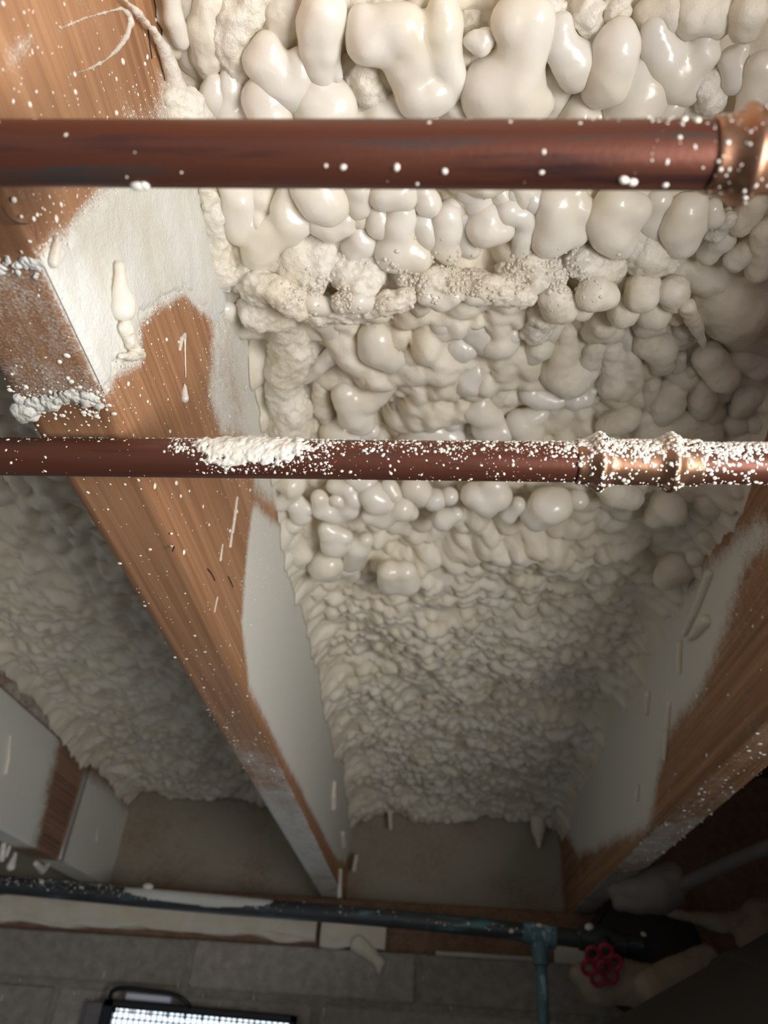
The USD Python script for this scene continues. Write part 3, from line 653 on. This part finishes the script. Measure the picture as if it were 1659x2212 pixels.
# drips that ran down the shaded face and the far rim
def yz_drip(parent, X, pts, out, m=FOAMM):
    obj('foam_drip', lobe_mesh([side_chain(pts, out, X)], rough=0.2, seed=int(pts[0][0]), h=0.0016), m, parent, smooth=True)
for pts in ([(1532, 1240, 10), (1505, 1310, 9), (1478, 1370, 6)], [(1468, 1390, 7), (1466, 1450, 5)], [(1400, 1500, 7), (1396, 1540, 6)], [(1445, 1520, 5), (1440, 1570, 6), (1435, 1640, 5)], [(1378, 1695, 3), (1375, 1725, 6)], [(1525, 1340, 14), (1500, 1370, 9), (1488, 1380, 6)]):
    yz_drip(j2, J2L, pts, -0.002)
for pts in ([(22, 1590, 4), (18, 1640, 5), (12, 1670, 6)], [(210, 1790, 4), (206, 1815, 6)]):
    obj('foam_drip', lobe_mesh([side_chain(pts, 0.002, J3R)], seed=int(pts[0][0]), h=0.0016), FOAM, j3, smooth=True)
for pts in ([(8, 1825, 5), (4, 1855, 6)], [(20, 1830, 4), (14, 1850, 3)], [(33, 1845, 4), (24, 1872, 8)], [(78, 1865, 6), (92, 1880, 7), (104, 1868, 5)]):
    obj('foam_drip', lobe_mesh([[np.r_[(lambda P: P)(on((x, y), 0, J3R - 0.03)), r * 1.1 / F] for x, y, r in pts]], seed=int(pts[0][0]), h=0.0016), FOAM, j3, smooth=True)
for pts in ([(722, 1690, 5), (720, 1720, 6), (720, 1745, 7)], [(740, 1800, 5), (742, 1825, 7)], [(735, 1880, 4), (733, 1935, 5)]):
    obj('foam_drip', lobe_mesh([side_chain(pts, 0.002)], seed=int(pts[0][1]), h=0.0014), FOAM, j1, smooth=True)
for pts in ([(832, 1715, 6), (842, 1755, 6), (844, 1790, 4)], [(1160, 1740, 22), (1162, 1790, 16), (1164, 1830, 4)], [(770, 1850, 5), (764, 1880, 5)]):
    obj('foam_drip', lobe_mesh([[np.r_[(lambda P: P)(on((x, y), 1, WALL + 0.018)), r * 1.2 / F] for x, y, r in pts]], seed=int(pts[0][1]), h=0.0018), FOAMM, bay, smooth=True)

# ---------------------------------------------------------------- copper pipes
PR = 0.00795
def pipe_axis(z, ya, yb): return on((0, ya), 2, z), on((1659, yb), 2, z)
def lathe(prof, A, B, sides=40):
    """prof: (metres from A along AB, radius)."""
    d = (B - A) / np.linalg.norm(B - A); p = np.array([A + d * s for s, _ in prof]); return tube_exact(p, [r for _, r in prof], d, sides)
def tube_exact(p, r, d, sides):
    a = np.cross(d, [0, 0, 1.0]); a /= np.linalg.norm(a); b = np.cross(d, a); an = np.arange(sides) * 2 * np.pi / sides
    p, r = np.asarray(p), np.asarray(r)
    v = (p[:, None] + r[:, None, None] * (np.cos(an)[None, :, None] * a + np.sin(an)[None, :, None] * b)).reshape(-1, 3)
    i, j = np.meshgrid(np.arange(len(p) - 1), np.arange(sides), indexing='ij')
    q = np.stack([i * sides + j, i * sides + (j + 1) % sides, (i + 1) * sides + (j + 1) % sides, (i + 1) * sides + j], -1).reshape(-1, 4)
    f = np.vstack([q[:, [0, 1, 2]], q[:, [0, 2, 3]]])
    m = trimesh.Trimesh(v, f, process=False)
    if np.einsum('ij,ij->i', m.face_normals, m.triangles_center - np.repeat((p[:-1] + p[1:])[:, None] / 2, sides, 1).reshape(-1, 3)[np.r_[np.arange(len(q)), np.arange(len(q))]]).mean() < 0: f = f[:, ::-1]
    return v, f
def coupling_profile(s0, L, b1, b2, r=PR):
    """A sweat coupling: open sleeve ends and two rolled beads."""
    pr = [(s0, r * 1.0), (s0, r * 1.07), (s0 + 0.0004, r * 1.10)]
    for s in np.linspace(s0 + 0.001, s0 + L - 0.001, 90):
        k = sum(math.exp(-((s - b) / 0.0030) ** 2) for b in (b1, b2)); pr.append((s, r * (1.11 + 0.36 * k)))
    return pr + [(s0 + L - 0.0004, r * 1.10), (s0 + L, r * 1.07), (s0 + L, r)]
def along(A, B, x):
    """Distance from A of the axis point seen at photo column x."""
    d = (B - A); t = np.linspace(0, 1, 2001); P = A + t[:, None] * d; Q = P @ R; col = Q[:, 0] / Q[:, 2] * F + C0[0]
    return float(np.interp(x, col, t)) * np.linalg.norm(d)
def pipe_beads(A, B, n, dens, rng, r_of, size):
    d = (B - A) / np.linalg.norm(B - A); L = np.linalg.norm(B - A); a = np.cross(d, [0, 0, 1.0]); a /= np.linalg.norm(a); b = np.cross(d, a)
    up = -R[:, 1]; toc = -(A + B) / 2; toc /= np.linalg.norm(toc); pos, nrm, rad = [], [], []
    e1 = up - d * (up @ d); e1 /= np.linalg.norm(e1); e2 = np.cross(d, e1); e2 *= np.sign(e2 @ toc)
    while len(pos) < n:
        s, th = rng.uniform(-0.09, L + 0.10), rng.uniform(-0.55 * np.pi, 1.2 * np.pi)       # th = 0: toward the eye, pi/2: upper side
        x = s / L * 1659.0
        if rng.random() > dens(x, th): continue
        N = math.cos(th) * e2 + math.sin(th) * e1; pos.append(A + d * s + N * (r_of(s) - 0.0001)); nrm.append(N); rad.append(size(x, rng))
    return droplets(pos, nrm, rad, rng, 0.75, HALF)
# upper, nearer pipe
A, B = pipe_axis(0.180, 332, 336); d = (B - A) / np.linalg.norm(B - A); L1 = np.linalg.norm(B - A)
p1 = thing('copper_pipe', 'thick-looking nearer copper pipe across the upper part, mostly bare dark red', 'pipe', EYE + (A + B) / 2)
obj('tube', tube_exact([A - d * 0.45, A, B, B + d * 0.45], [PR] * 4, d, 48), COPPER, p1, smooth=True)
c0 = along(A, B, 1528); b1 = along(A, B, 1606); gap = b1 - c0
prof1 = coupling_profile(c0, 0.032, b1, b1 + 0.016); obj('coupling', lathe(prof1, A, B, 56), FITTING, p1, smooth=35)
r1 = lambda s: np.interp(s, [q[0] for q in prof1], [q[1] for q in prof1]) if c0 < s < c0 + 0.032 else PR
def dens1(x, th): return (0.012 + 0.05 * sstep(800, 1100, x) + 0.22 * sstep(1250, 1500, x) + 0.6 * sstep(1500, 1560, x)) * (0.15 + 0.85 * sstep(0.1, 1.5, th)) if x > 380 else 0.006
obj('foam_speckles', pipe_beads(A, B, 4200, dens1, np.random.default_rng(21), r1, lambda x, g: 0.00015 + 0.00040 * g.random() ** 2), BEAD, p1, smooth=True, kind='stuff')
g = np.random.default_rng(4); pos, nrm, rad = [], [], []
for x, y, r in ((748, 384, 8), (712, 382, 5), (860, 384, 9), (961, 389, 8), (1342, 398, 12), (1362, 400, 12), (1165, 390, 6), (1435, 402, 8), (300, 408, 18), (315, 408, 14), (1460, 283, 10), (1485, 288, 10), (1440, 268, 9), (1388, 272, 7)):
    s = along(A, B, x); Pc = A + d * s; up = -R[:, 1]; e1 = up - d * (up @ d); e1 /= np.linalg.norm(e1); toc = -Pc / np.linalg.norm(Pc); e2 = toc - d * (toc @ d) - e1 * (toc @ e1); e2 /= np.linalg.norm(e2)
    q = np.clip((334 - y) / 69.0, -1.0, 1.0); N = e1 * q + e2 * math.sqrt(max(0.0, 1 - q * q)); pos.append(Pc + N * PR); nrm.append(N); rad.append(r * depth_of(Pc) / F * 0.8)
for q in range(len(pos)): obj('foam_bead', droplets(pos[q:q + 1], nrm[q:q + 1], rad[q:q + 1], g, 0.8, ICO2), BEAD, p1, smooth=True)
# lower, farther pipe
A, B = pipe_axis(0.190, 986, 1002); d = (B - A) / np.linalg.norm(B - A)
p2 = thing('copper_pipe', 'thin-looking farther copper pipe across the middle, peppered with white foam beads', 'pipe', EYE + (A + B) / 2)
obj('tube', tube_exact([A - d * 0.45, A, B, B + d * 0.45], [PR] * 4, d, 48), COPPER, p2, smooth=True)
c0 = along(A, B, 1243); c1 = along(A, B, 1509); prof2 = coupling_profile(c0, c1 - c0, along(A, B, 1292), along(A, B, 1446))
obj('coupling', lathe(prof2, A, B, 56), FITTING, p2, smooth=35)
r2 = lambda s: np.interp(s, [q[0] for q in prof2], [q[1] for q in prof2]) if c0 < s < c1 else PR
def dens2(x, th):
    lower = sstep(-0.3, 0.9, th)
    if x < 400: return 0.10 * sstep(0.6, 1.4, th) + 0.01
    if x < 760: return 0.55 * sstep(0.0, 0.6, th) + 0.35 * sstep(420, 520, x) * (th > -0.9)
    return min(1.0, (0.30 + 0.35 * sstep(850, 1250, x) + 0.3 * sstep(1200, 1300, x)) * (0.12 + 0.88 * lower))
obj('foam_speckles', pipe_beads(A, B, 15500, dens2, np.random.default_rng(22), r2, lambda x, g: 0.00016 + 0.00062 * g.random() ** 3 + 0.00022 * (x > 1240)), BEAD, p2, smooth=True, kind='stuff')
# the solid white splash on its left half
up = -R[:, 1]; e1 = up - d * (up @ d); e1 /= np.linalg.norm(e1); toc = -(A + B) / 2; e2 = toc - d * (toc @ d) - e1 * (toc @ e1); e2 /= np.linalg.norm(e2)
ss_, th_ = np.arange(along(A, B, 395), along(A, B, 790), 0.0004), np.linspace(-0.7, 2.6, 90)
S, T = np.meshgrid(ss_, th_, indexing='ij'); xc = np.interp(S, [0, np.linalg.norm(B - A)], [0, 1659.0])
nn = meshkit.fbm(np.stack([S * 420, T * 3.4, 0 * S], -1), 3, 77); nb = meshkit.fbm(np.stack([S * 520, T * 4.2, 0 * S + 4], -1), 3, 78)
m = 1.35 - np.abs((xc - 580) / 112) ** 2.0 - np.abs((T - 0.62) / 0.95) ** 2.5
th = 0.0015 * sstep(0.0, 0.5, m + 2.0 * (nn - 0.5)) * (0.45 + 0.9 * nb) - 0.0003
v = A + S[..., None] * d + (PR + th)[..., None] * (np.cos(T)[..., None] * e2 + np.sin(T)[..., None] * e1)
n = len(th_); i, j = np.meshgrid(np.arange(len(ss_) - 1), np.arange(n - 1), indexing='ij')
q = np.stack([i * n + j, (i + 1) * n + j, (i + 1) * n + j + 1, i * n + j + 1], -1).reshape(-1, 4); q = q[(th.ravel()[q] > -0.0002).any(1)]
vv, ff = v.reshape(-1, 3), np.vstack([q[:, [0, 1, 2]], q[:, [0, 2, 3]]]); tm = trimesh.Trimesh(vv, ff, process=False)
if (tm.face_normals @ e2).mean() < 0: ff = ff[:, ::-1]
obj('foam_splash', (vv, ff), BEAD, p2, smooth=True, label='solid white foam splash on the pipe')

# far pipe by the wall, with tee, drop and gate valve
p3 = thing('water_pipe', 'dark green-stained pipe running along the top of the block wall', 'pipe', EYE + [0, 1.2, 0.17])
YP = 1.17
pa, pm, pb = on((0, 1910), 1, YP), on((800, 1980), 1, YP), on((1385, 2045), 1, YP); pl = on((-500, 1872), 1, YP)
path = spline([np.r_[p, 0.0115] for p in (pl, pa, on((450, 1953), 1, YP), pm, on((1165, 2017), 1, YP), pb)], 8)
obj('tube', tube(path[:, :3], 0.0118, 20), PATINA, p3, smooth=True)
xd = np.linspace(270, 590, 24); dc = np.array([on((x, np.interp(x, [0, 450, 800], [1910, 1953, 1980])), 1, YP) + np.array([0, -0.0016, 0.0018]) for x in xd])
obj('foam_dust', tube(dc, 0.0113 * (1 - 0.16 * np.abs((xd - 430) / 160) ** 2) + (meshkit.fbm(dc * 150, 2, 4) - 0.5) * 0.0008, 20), FOAMW, p3, smooth=True, label='pale foam dust on the pipe')
g = np.random.default_rng(6); pos, nrm, rad = [], [], []
for _ in range(800):
    x = g.choice([g.uniform(0, 400), g.uniform(300, 560), g.uniform(0, 1350)]); y = np.interp(x, [0, 450, 800, 1165, 1385], [1910, 1953, 1980, 2017, 2045]); P = on((x, y), 1, YP); a = g.uniform(-0.3, 2.4); N = np.array([0, -math.cos(a), math.sin(a)])
    pos.append(P + N * 0.0116); nrm.append(N); rad.append(0.0004 + 0.0011 * g.random() ** 3)
for x, y, r in ((320, 1915, 9), (1105, 2009, 8), (1165, 2000, 7), (1273, 2003, 10), (1390, 2018, 6), (90, 1905, 6)):
    P = on((x, y), 1, YP - 0.008); pos.append(P); nrm.append(np.array([0, -0.6, 0.8])); rad.append(r * depth_of(P) / F)
obj('foam_speckles', droplets(pos, nrm, rad, g, 0.7), BEAD, p3, smooth=True, kind='stuff')
d0, d1 = on((1165, 2022), 1, YP), on((1168, 2330), 1, YP); d1[0] = on((1168, 2212), 1, YP)[0]; d1[2] = -0.35
tee = thing('drop_pipe', 'thin blue-green stained copper pipe dropping down the wall from the tee', 'pipe', EYE + d0)
obj('tube', tube([d0 + [0, 0, -0.010], d0 * .5 + d1 * .5, d1], 0.0080, 16), PATINAB, tee, smooth=True)
obj('tee_collar', cat([tube([d0 + [0, 0, -0.006], d0 + [0, 0, -0.034]], 0.0115, 18), tube([d0 + [-0.022, 0, 0.003], d0 + [0.022, 0, -0.001]], 0.0140, 18)]), PATINAB, tee, smooth=30)
vc = on((1300, 2032), 1, YP)
val = thing('gate_valve', 'small dark gate valve with a red lobed handwheel below the wall pipe', 'valve', EYE + vc)
obj('body', cat([tube([vc + [-0.030, 0, 0.002], vc + [-0.02, 0, 0.001], vc, vc + [0.02, 0, -0.002], vc + [0.030, 0, -0.003]], [0.0155, 0.0155, 0.019, 0.0155, 0.0155], 18), tube([vc, vc + [0, -0.035, -0.018]], [0.014, 0.009], 14)]), PATINA, val, smooth=30)
hub = on((1300, 2084), 1, YP - 0.05); ax = np.array([0.05, -0.86, -0.50]); ax /= np.linalg.norm(ax); e1v = np.cross(ax, [0, 0, 1.0]); e1v /= np.linalg.norm(e1v); e2v = np.cross(ax, e1v)
wheel = []
for k in range(6):
    a0 = 2 * np.pi * k / 6 + 0.25; cc = hub + 0.0175 * (math.cos(a0) * e1v + math.sin(a0) * e2v)
    tt = np.linspace(0, 2 * np.pi, 17)
    ring = [cc + 0.0082 * (math.cos(t) * e1v + math.sin(t) * e2v) for t in tt]; wheel.append(tube(ring, 0.0030, 8))
wheel.append(tube([hub - ax * 0.004, hub + ax * 0.004], 0.0085, 16))
obj('handwheel', cat(wheel), RED, val, smooth=30, label='dark red handwheel with six round holes')
obj('stem', tube([vc + [0, -0.03, -0.015], hub + ax * 0.008], 0.004, 10), PATINA, val, smooth=True)

# ---------------------------------------------------------------- block wall, sill foam
wall = thing('wall_front', 'grey concrete block wall under the joist ends', 'wall', EYE + [0, WALL, -1.75], kind='structure')
g = np.random.default_rng(8)
LX0, LX1, LZ0 = -0.49, -0.15, -0.16
obj('mortar', box(-1.25, 1.25, WALL + 0.004, WALL + 0.19, -1.749, 0.128), MORTAR, wall)
def block(x0, x1, z0, z1):
    b = box(x0, x1, WALL + g.uniform(-0.001, 0.001), WALL + 0.10, z0, z1, 0.003); b = b.subdivide().subdivide(); v = b.vertices.copy()
    v += (meshkit.fbm(v * 45, 3, 2)[:, None] - 0.5) * [0, 0.004, 0]; obj('block', trimesh.Trimesh(v, b.faces), BLOCK[g.integers(3)], wall, smooth=25)
courses = [(0.064, 0.128, 0.0)] + [(0.055 - 0.203 * (k + 1) + 0.009, 0.055 - 0.203 * k, 0.2 * ((k + 1) % 2)) for k in range(9)]
for z0, z1, off in courses:
    z0 = max(z0, -1.749)
    for k in range(-4, 4):
        x0 = -0.352 + 0.2 * 0 + 0.40 * k + off - 0.0; x1 = x0 + 0.391
        if z1 > 0.06: x0, x1 = -0.355 + 0.354 * k, -0.355 + 0.354 * k + 0.345
        x0, x1 = max(x0, -1.25), min(x1, 1.25)
        if x1 - x0 > 0.03: block(x0, x1, z0, z1)
g2 = np.random.default_rng(33); ws = []
for _ in range(34):
    P = on((g2.uniform(0, 560) if g2.random() < .75 else g2.uniform(560, 1000), g2.uniform(2070, 2212)), 1, WALL - 0.001); L_ = g2.uniform(0.003, 0.012); t_ = g2.normal(0, .35)
    ws.append(tube(spline([P, P + [L_ * t_, 0, -L_]], 4), np.array([.4, .8, 1, .9, .5]) * g2.uniform(0.0007, 0.0018), 7))
obj('foam_splash', cat(ws), FOAMM, wall, smooth=True, kind='stuff', label='small pale foam splashes on the blocks')
sill = thing('sill_plate', 'wooden sill plate on the block wall, bare and dark right of the foam', 'board', EYE + [0, WALL + 0.05, 0.164])
v, f = profile_box(WALL + 0.012, WALL + 0.13, 0.129, JB - 0.0005, -1.25, 1.25, step=0.012, ystep=0.02); v = v[:, [1, 0, 2]]; f = f[:, ::-1]
obj('board', (v, f), WOODR, sill, attrs={'spray': np.full(len(v), 0.05)})
def foam_strip(name, x0, x1, z0, z1, y0, label, seed, mat_=FOAMM, bulge=0.012):
    us, ts = np.arange(x0, x1, 0.006), np.linspace(0, np.pi, 14)
    def fn(U, T):
        p = np.stack([U, T * 0.08, 0 * U], -1); w = (meshkit.fbm(p * 22, 3, seed) - 0.5)
        zc, hz = (z0 + z1) / 2 + 0.008 * (meshkit.fbm(p * [14, 0, 0], 2, seed + 4) - 0.5), (z1 - z0) / 2
        return np.stack([U, y0 - bulge * np.abs(np.sin(T)) ** 0.35 * (0.8 + 1.1 * w), zc + hz * np.sign(np.cos(T)) * np.abs(np.cos(T)) ** 0.6 * (1 + 0.5 * w)], -1)
    s_ = obj(name, grid_sheet(us, ts, fn), mat_, None, smooth=True); return tag(s_, label, 'insulation')
foam_strip('foam_strip', -1.2, -0.165, 0.136, 0.176, WALL + 0.012, 'long cream foam strip along the sill, left of the bare wood', 41)
foam_strip('foam_strip', -0.160, -0.055, 0.130, 0.178, WALL + 0.012, 'short cream foam strip ending at the bare dark sill wood', 43, bulge=0.018)
foam_strip('foam_strip', 0.20, 0.40, 0.118, 0.150, WALL + 0.012, 'dim foam strip on the sill behind the red valve', 45)
foam_strip('foam_strip', 0.02, 0.17, 0.124, 0.134, WALL + 0.010, 'thin tan foam bead under the bare dark sill wood', 46, bulge=0.006)
dr = [np.r_[on(p, 1, WALL - 0.004), r * 1.3 / F] for p, r in (((775, 2040), 16), ((800, 2060), 12), ((820, 2080), 9), ((818, 2098), 5))]
tag(obj('foam_drip', lobe_mesh([dr], rough=0.5, seed=4, h=0.002), FOAMM, smooth=True), 'ragged foam drip hanging off the short foam strip onto the blocks', 'drip')

# ---------------------------------------------------------------- work light in front of the wall
YL = WALL - 0.03
l0, l1 = on((213, 2155), 1, YL), on((638, 2187), 1, YL); zt = 0.043; xa, xb = -0.467, l1[0]; zb = zt - 0.24
lamp = thing('work_light', 'black-framed work light with a lit white grid, low against the block wall', 'lamp', EYE + [(xa + xb) / 2, YL, zb])
fr = 0.013
def tilt(m):                                             # the lamp leans a little, its right end lower
    m.vertices[:, 2] += (m.vertices[:, 0] - xa) * -0.014; return m
obj('housing', tilt(cat([box(xa, xa + fr * 1.3, YL, YL + 0.028, zb, zt, 0.002), box(xb - fr * 0.6, xb, YL, YL + 0.028, zb, zt, 0.002), box(xa, xb, YL, YL + 0.028, zt - fr * 0.8, zt, 0.002), box(xa, xb, YL, YL + 0.028, zb, zb + fr, 0.002), box(xa, xb, YL + 0.022, YL + 0.028, zb, zt)])), BLACKP, lamp)
obj('lens', tilt(box(xa + fr * 1.2, xb - fr * .5, YL + 0.010, YL + 0.014, zb + fr * .8, zt - fr * .7)), LED, lamp)
bars = []
for x in np.arange(xa + fr * 1.3 + 0.004, xb - 0.008, 0.0085): bars.append(box(x, x + 0.0021, YL + 0.0085, YL + 0.0100, zb + fr, zt - fr * .8))
for z in np.arange(zb + fr, zt - fr, 0.0085): bars.append(box(xa + fr, xb - fr * .5, YL + 0.0083, YL + 0.0098, z, z + 0.0021))
obj('grid', tilt(cat(bars)), plain('grid_wire', (0.25, 0.27, 0.30), 0.5), lamp, kind='stuff')
for x in np.arange(xa + fr * 1.3, xb - 0.01, 0.026): obj('divider', tilt(box(x, x + 0.0022, YL + 0.006, YL + 0.0082, zt - fr * .8 - 0.006, zt - fr * .7)), BLACKP, lamp)
hx0, hx1 = on((243, 2140), 1, YL)[0], on((415, 2160), 1, YL)[0]
hp = spline([np.array([hx0, YL + 0.006, zt - 0.004]), np.array([hx0 + 0.002, YL - 0.004, zt + 0.010]), np.array([hx0 + 0.02, YL - 0.008, zt + 0.0145]), np.array([(hx0 + hx1) / 2, YL - 0.008, zt + 0.0135]), np.array([hx1 - 0.014, YL - 0.006, zt + 0.008]), np.array([hx1, YL + 0.004, zt - 0.004])], 8)
obj('handle', tilt(tube(hp, 0.0032, 12)), BLACKP, lamp, smooth=True)
obj('handle_grip', tilt(box(hx0 + 0.022, hx1 - 0.030, YL - 0.004, YL + 0.0, zt + 0.001, zt + 0.010, 0.002)), plain('grey_grip', (0.75, 0.78, 0.90), 0.25, metallic=0.3, var=0.05), lamp, label='pale grey strip inside the loop handle')
obj('bracket', box(xa - 0.027, xa - 0.001, YL + 0.006, YL + 0.028, zb, zt - 0.004, 0.002), GREYP, lamp, label='grey bracket beside the black frame')

# ---------------------------------------------------------------- ducts and foam in the dark right corner
def along_depth(p, Y): return on(p, 1, Y)
a, b = on((1900, 2040), 1, 0.80), on((1440, 2330), 1, 0.80)
dn = (b - a) / np.linalg.norm(b - a); rd = 0.17
perp = np.cross(dn, -(a + b) / 2); perp /= np.linalg.norm(perp); perp *= np.sign(perp @ [1, 0, -1])
q0, q1 = on((1659, 2012), 1, 0.80), on((1340, 2192), 1, 0.80); dn = (q1 - q0) / np.linalg.norm(q1 - q0); perp = np.cross(dn, (q0 + q1) / 2); perp /= np.linalg.norm(perp); perp *= np.sign(perp[0])
duct = thing('round_duct', 'big dull sheet metal duct filling the lower right corner', 'duct', EYE + q0 + perp * rd)
obj('pipe', tube([q0 + perp * rd - dn * 0.70, q0 + perp * rd, q1 + perp * rd, q1 + perp * rd + dn * 0.35], rd, 48), TIN, duct, smooth=35)  # radius and unseen run enlarged to block light from the far right corner
obj('seam', tube([q0 + perp * rd + dn * 0.05, q0 + perp * rd + dn * 0.058], rd + 0.003, 48), TIN, duct, smooth=35)
cv = on((1400, 2055), 1, 1.22)
vent = thing('vent_pipe', 'dark round vent pipe end in the shadow behind the red valve', 'pipe', EYE + cv)
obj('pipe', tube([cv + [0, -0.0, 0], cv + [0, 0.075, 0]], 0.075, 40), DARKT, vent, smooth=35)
obj('rim', tube([cv + [0.075 * math.cos(t), -0.002, 0.075 * math.sin(t)] for t in np.linspace(0, 2 * np.pi, 41)], 0.004, 8, False), TIN, vent, smooth=True)
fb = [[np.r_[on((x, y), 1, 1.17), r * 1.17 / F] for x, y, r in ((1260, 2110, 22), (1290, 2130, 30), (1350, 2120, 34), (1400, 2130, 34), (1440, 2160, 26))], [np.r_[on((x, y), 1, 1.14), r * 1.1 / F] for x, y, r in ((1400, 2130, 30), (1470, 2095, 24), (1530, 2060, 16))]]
tag(obj('foam_bulge', lobe_mesh(fb, rough=0.5, seed=2, h=0.003), FOAM_SHADE, smooth=True), 'dim cream foam bulge under the red handwheel', 'insulation')
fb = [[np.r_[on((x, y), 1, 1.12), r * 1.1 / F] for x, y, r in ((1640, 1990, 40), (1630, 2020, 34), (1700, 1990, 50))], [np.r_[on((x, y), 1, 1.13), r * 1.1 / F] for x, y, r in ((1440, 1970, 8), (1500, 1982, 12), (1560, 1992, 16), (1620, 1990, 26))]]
tag(obj('foam_bulge', lobe_mesh(fb, rough=0.5, seed=3, h=0.003), FOAM_SHADE, smooth=True), 'dim cream foam clump at the right edge, above the big duct', 'insulation')
fb = [[np.r_[on((x, y), 1, 0.98), r * 1.0 / F] for x, y, r in ((1325, 1925, 14), (1370, 1925, 24), (1420, 1920, 36), (1445, 1900, 34))], [np.r_[on((x, y), 1, 0.98), r * 1.0 / F] for x, y, r in ((1338, 1952, 14), (1375, 1955, 16), (1425, 1940, 26), (1450, 1935, 22))]]
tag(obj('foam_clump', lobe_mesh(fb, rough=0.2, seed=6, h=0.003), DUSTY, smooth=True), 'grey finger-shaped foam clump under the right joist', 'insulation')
cp = spline([on((1440, 1922), 1, 0.98), on((1520, 1888), 1, 0.95), on((1600, 1852), 1, 0.92), on((1760, 1800), 1, 0.88)], 6)
tag(obj('cable', tube(cp, 0.0085, 14), DUSTY, smooth=True), 'dusty grey conduit slanting up to the right edge', 'conduit')
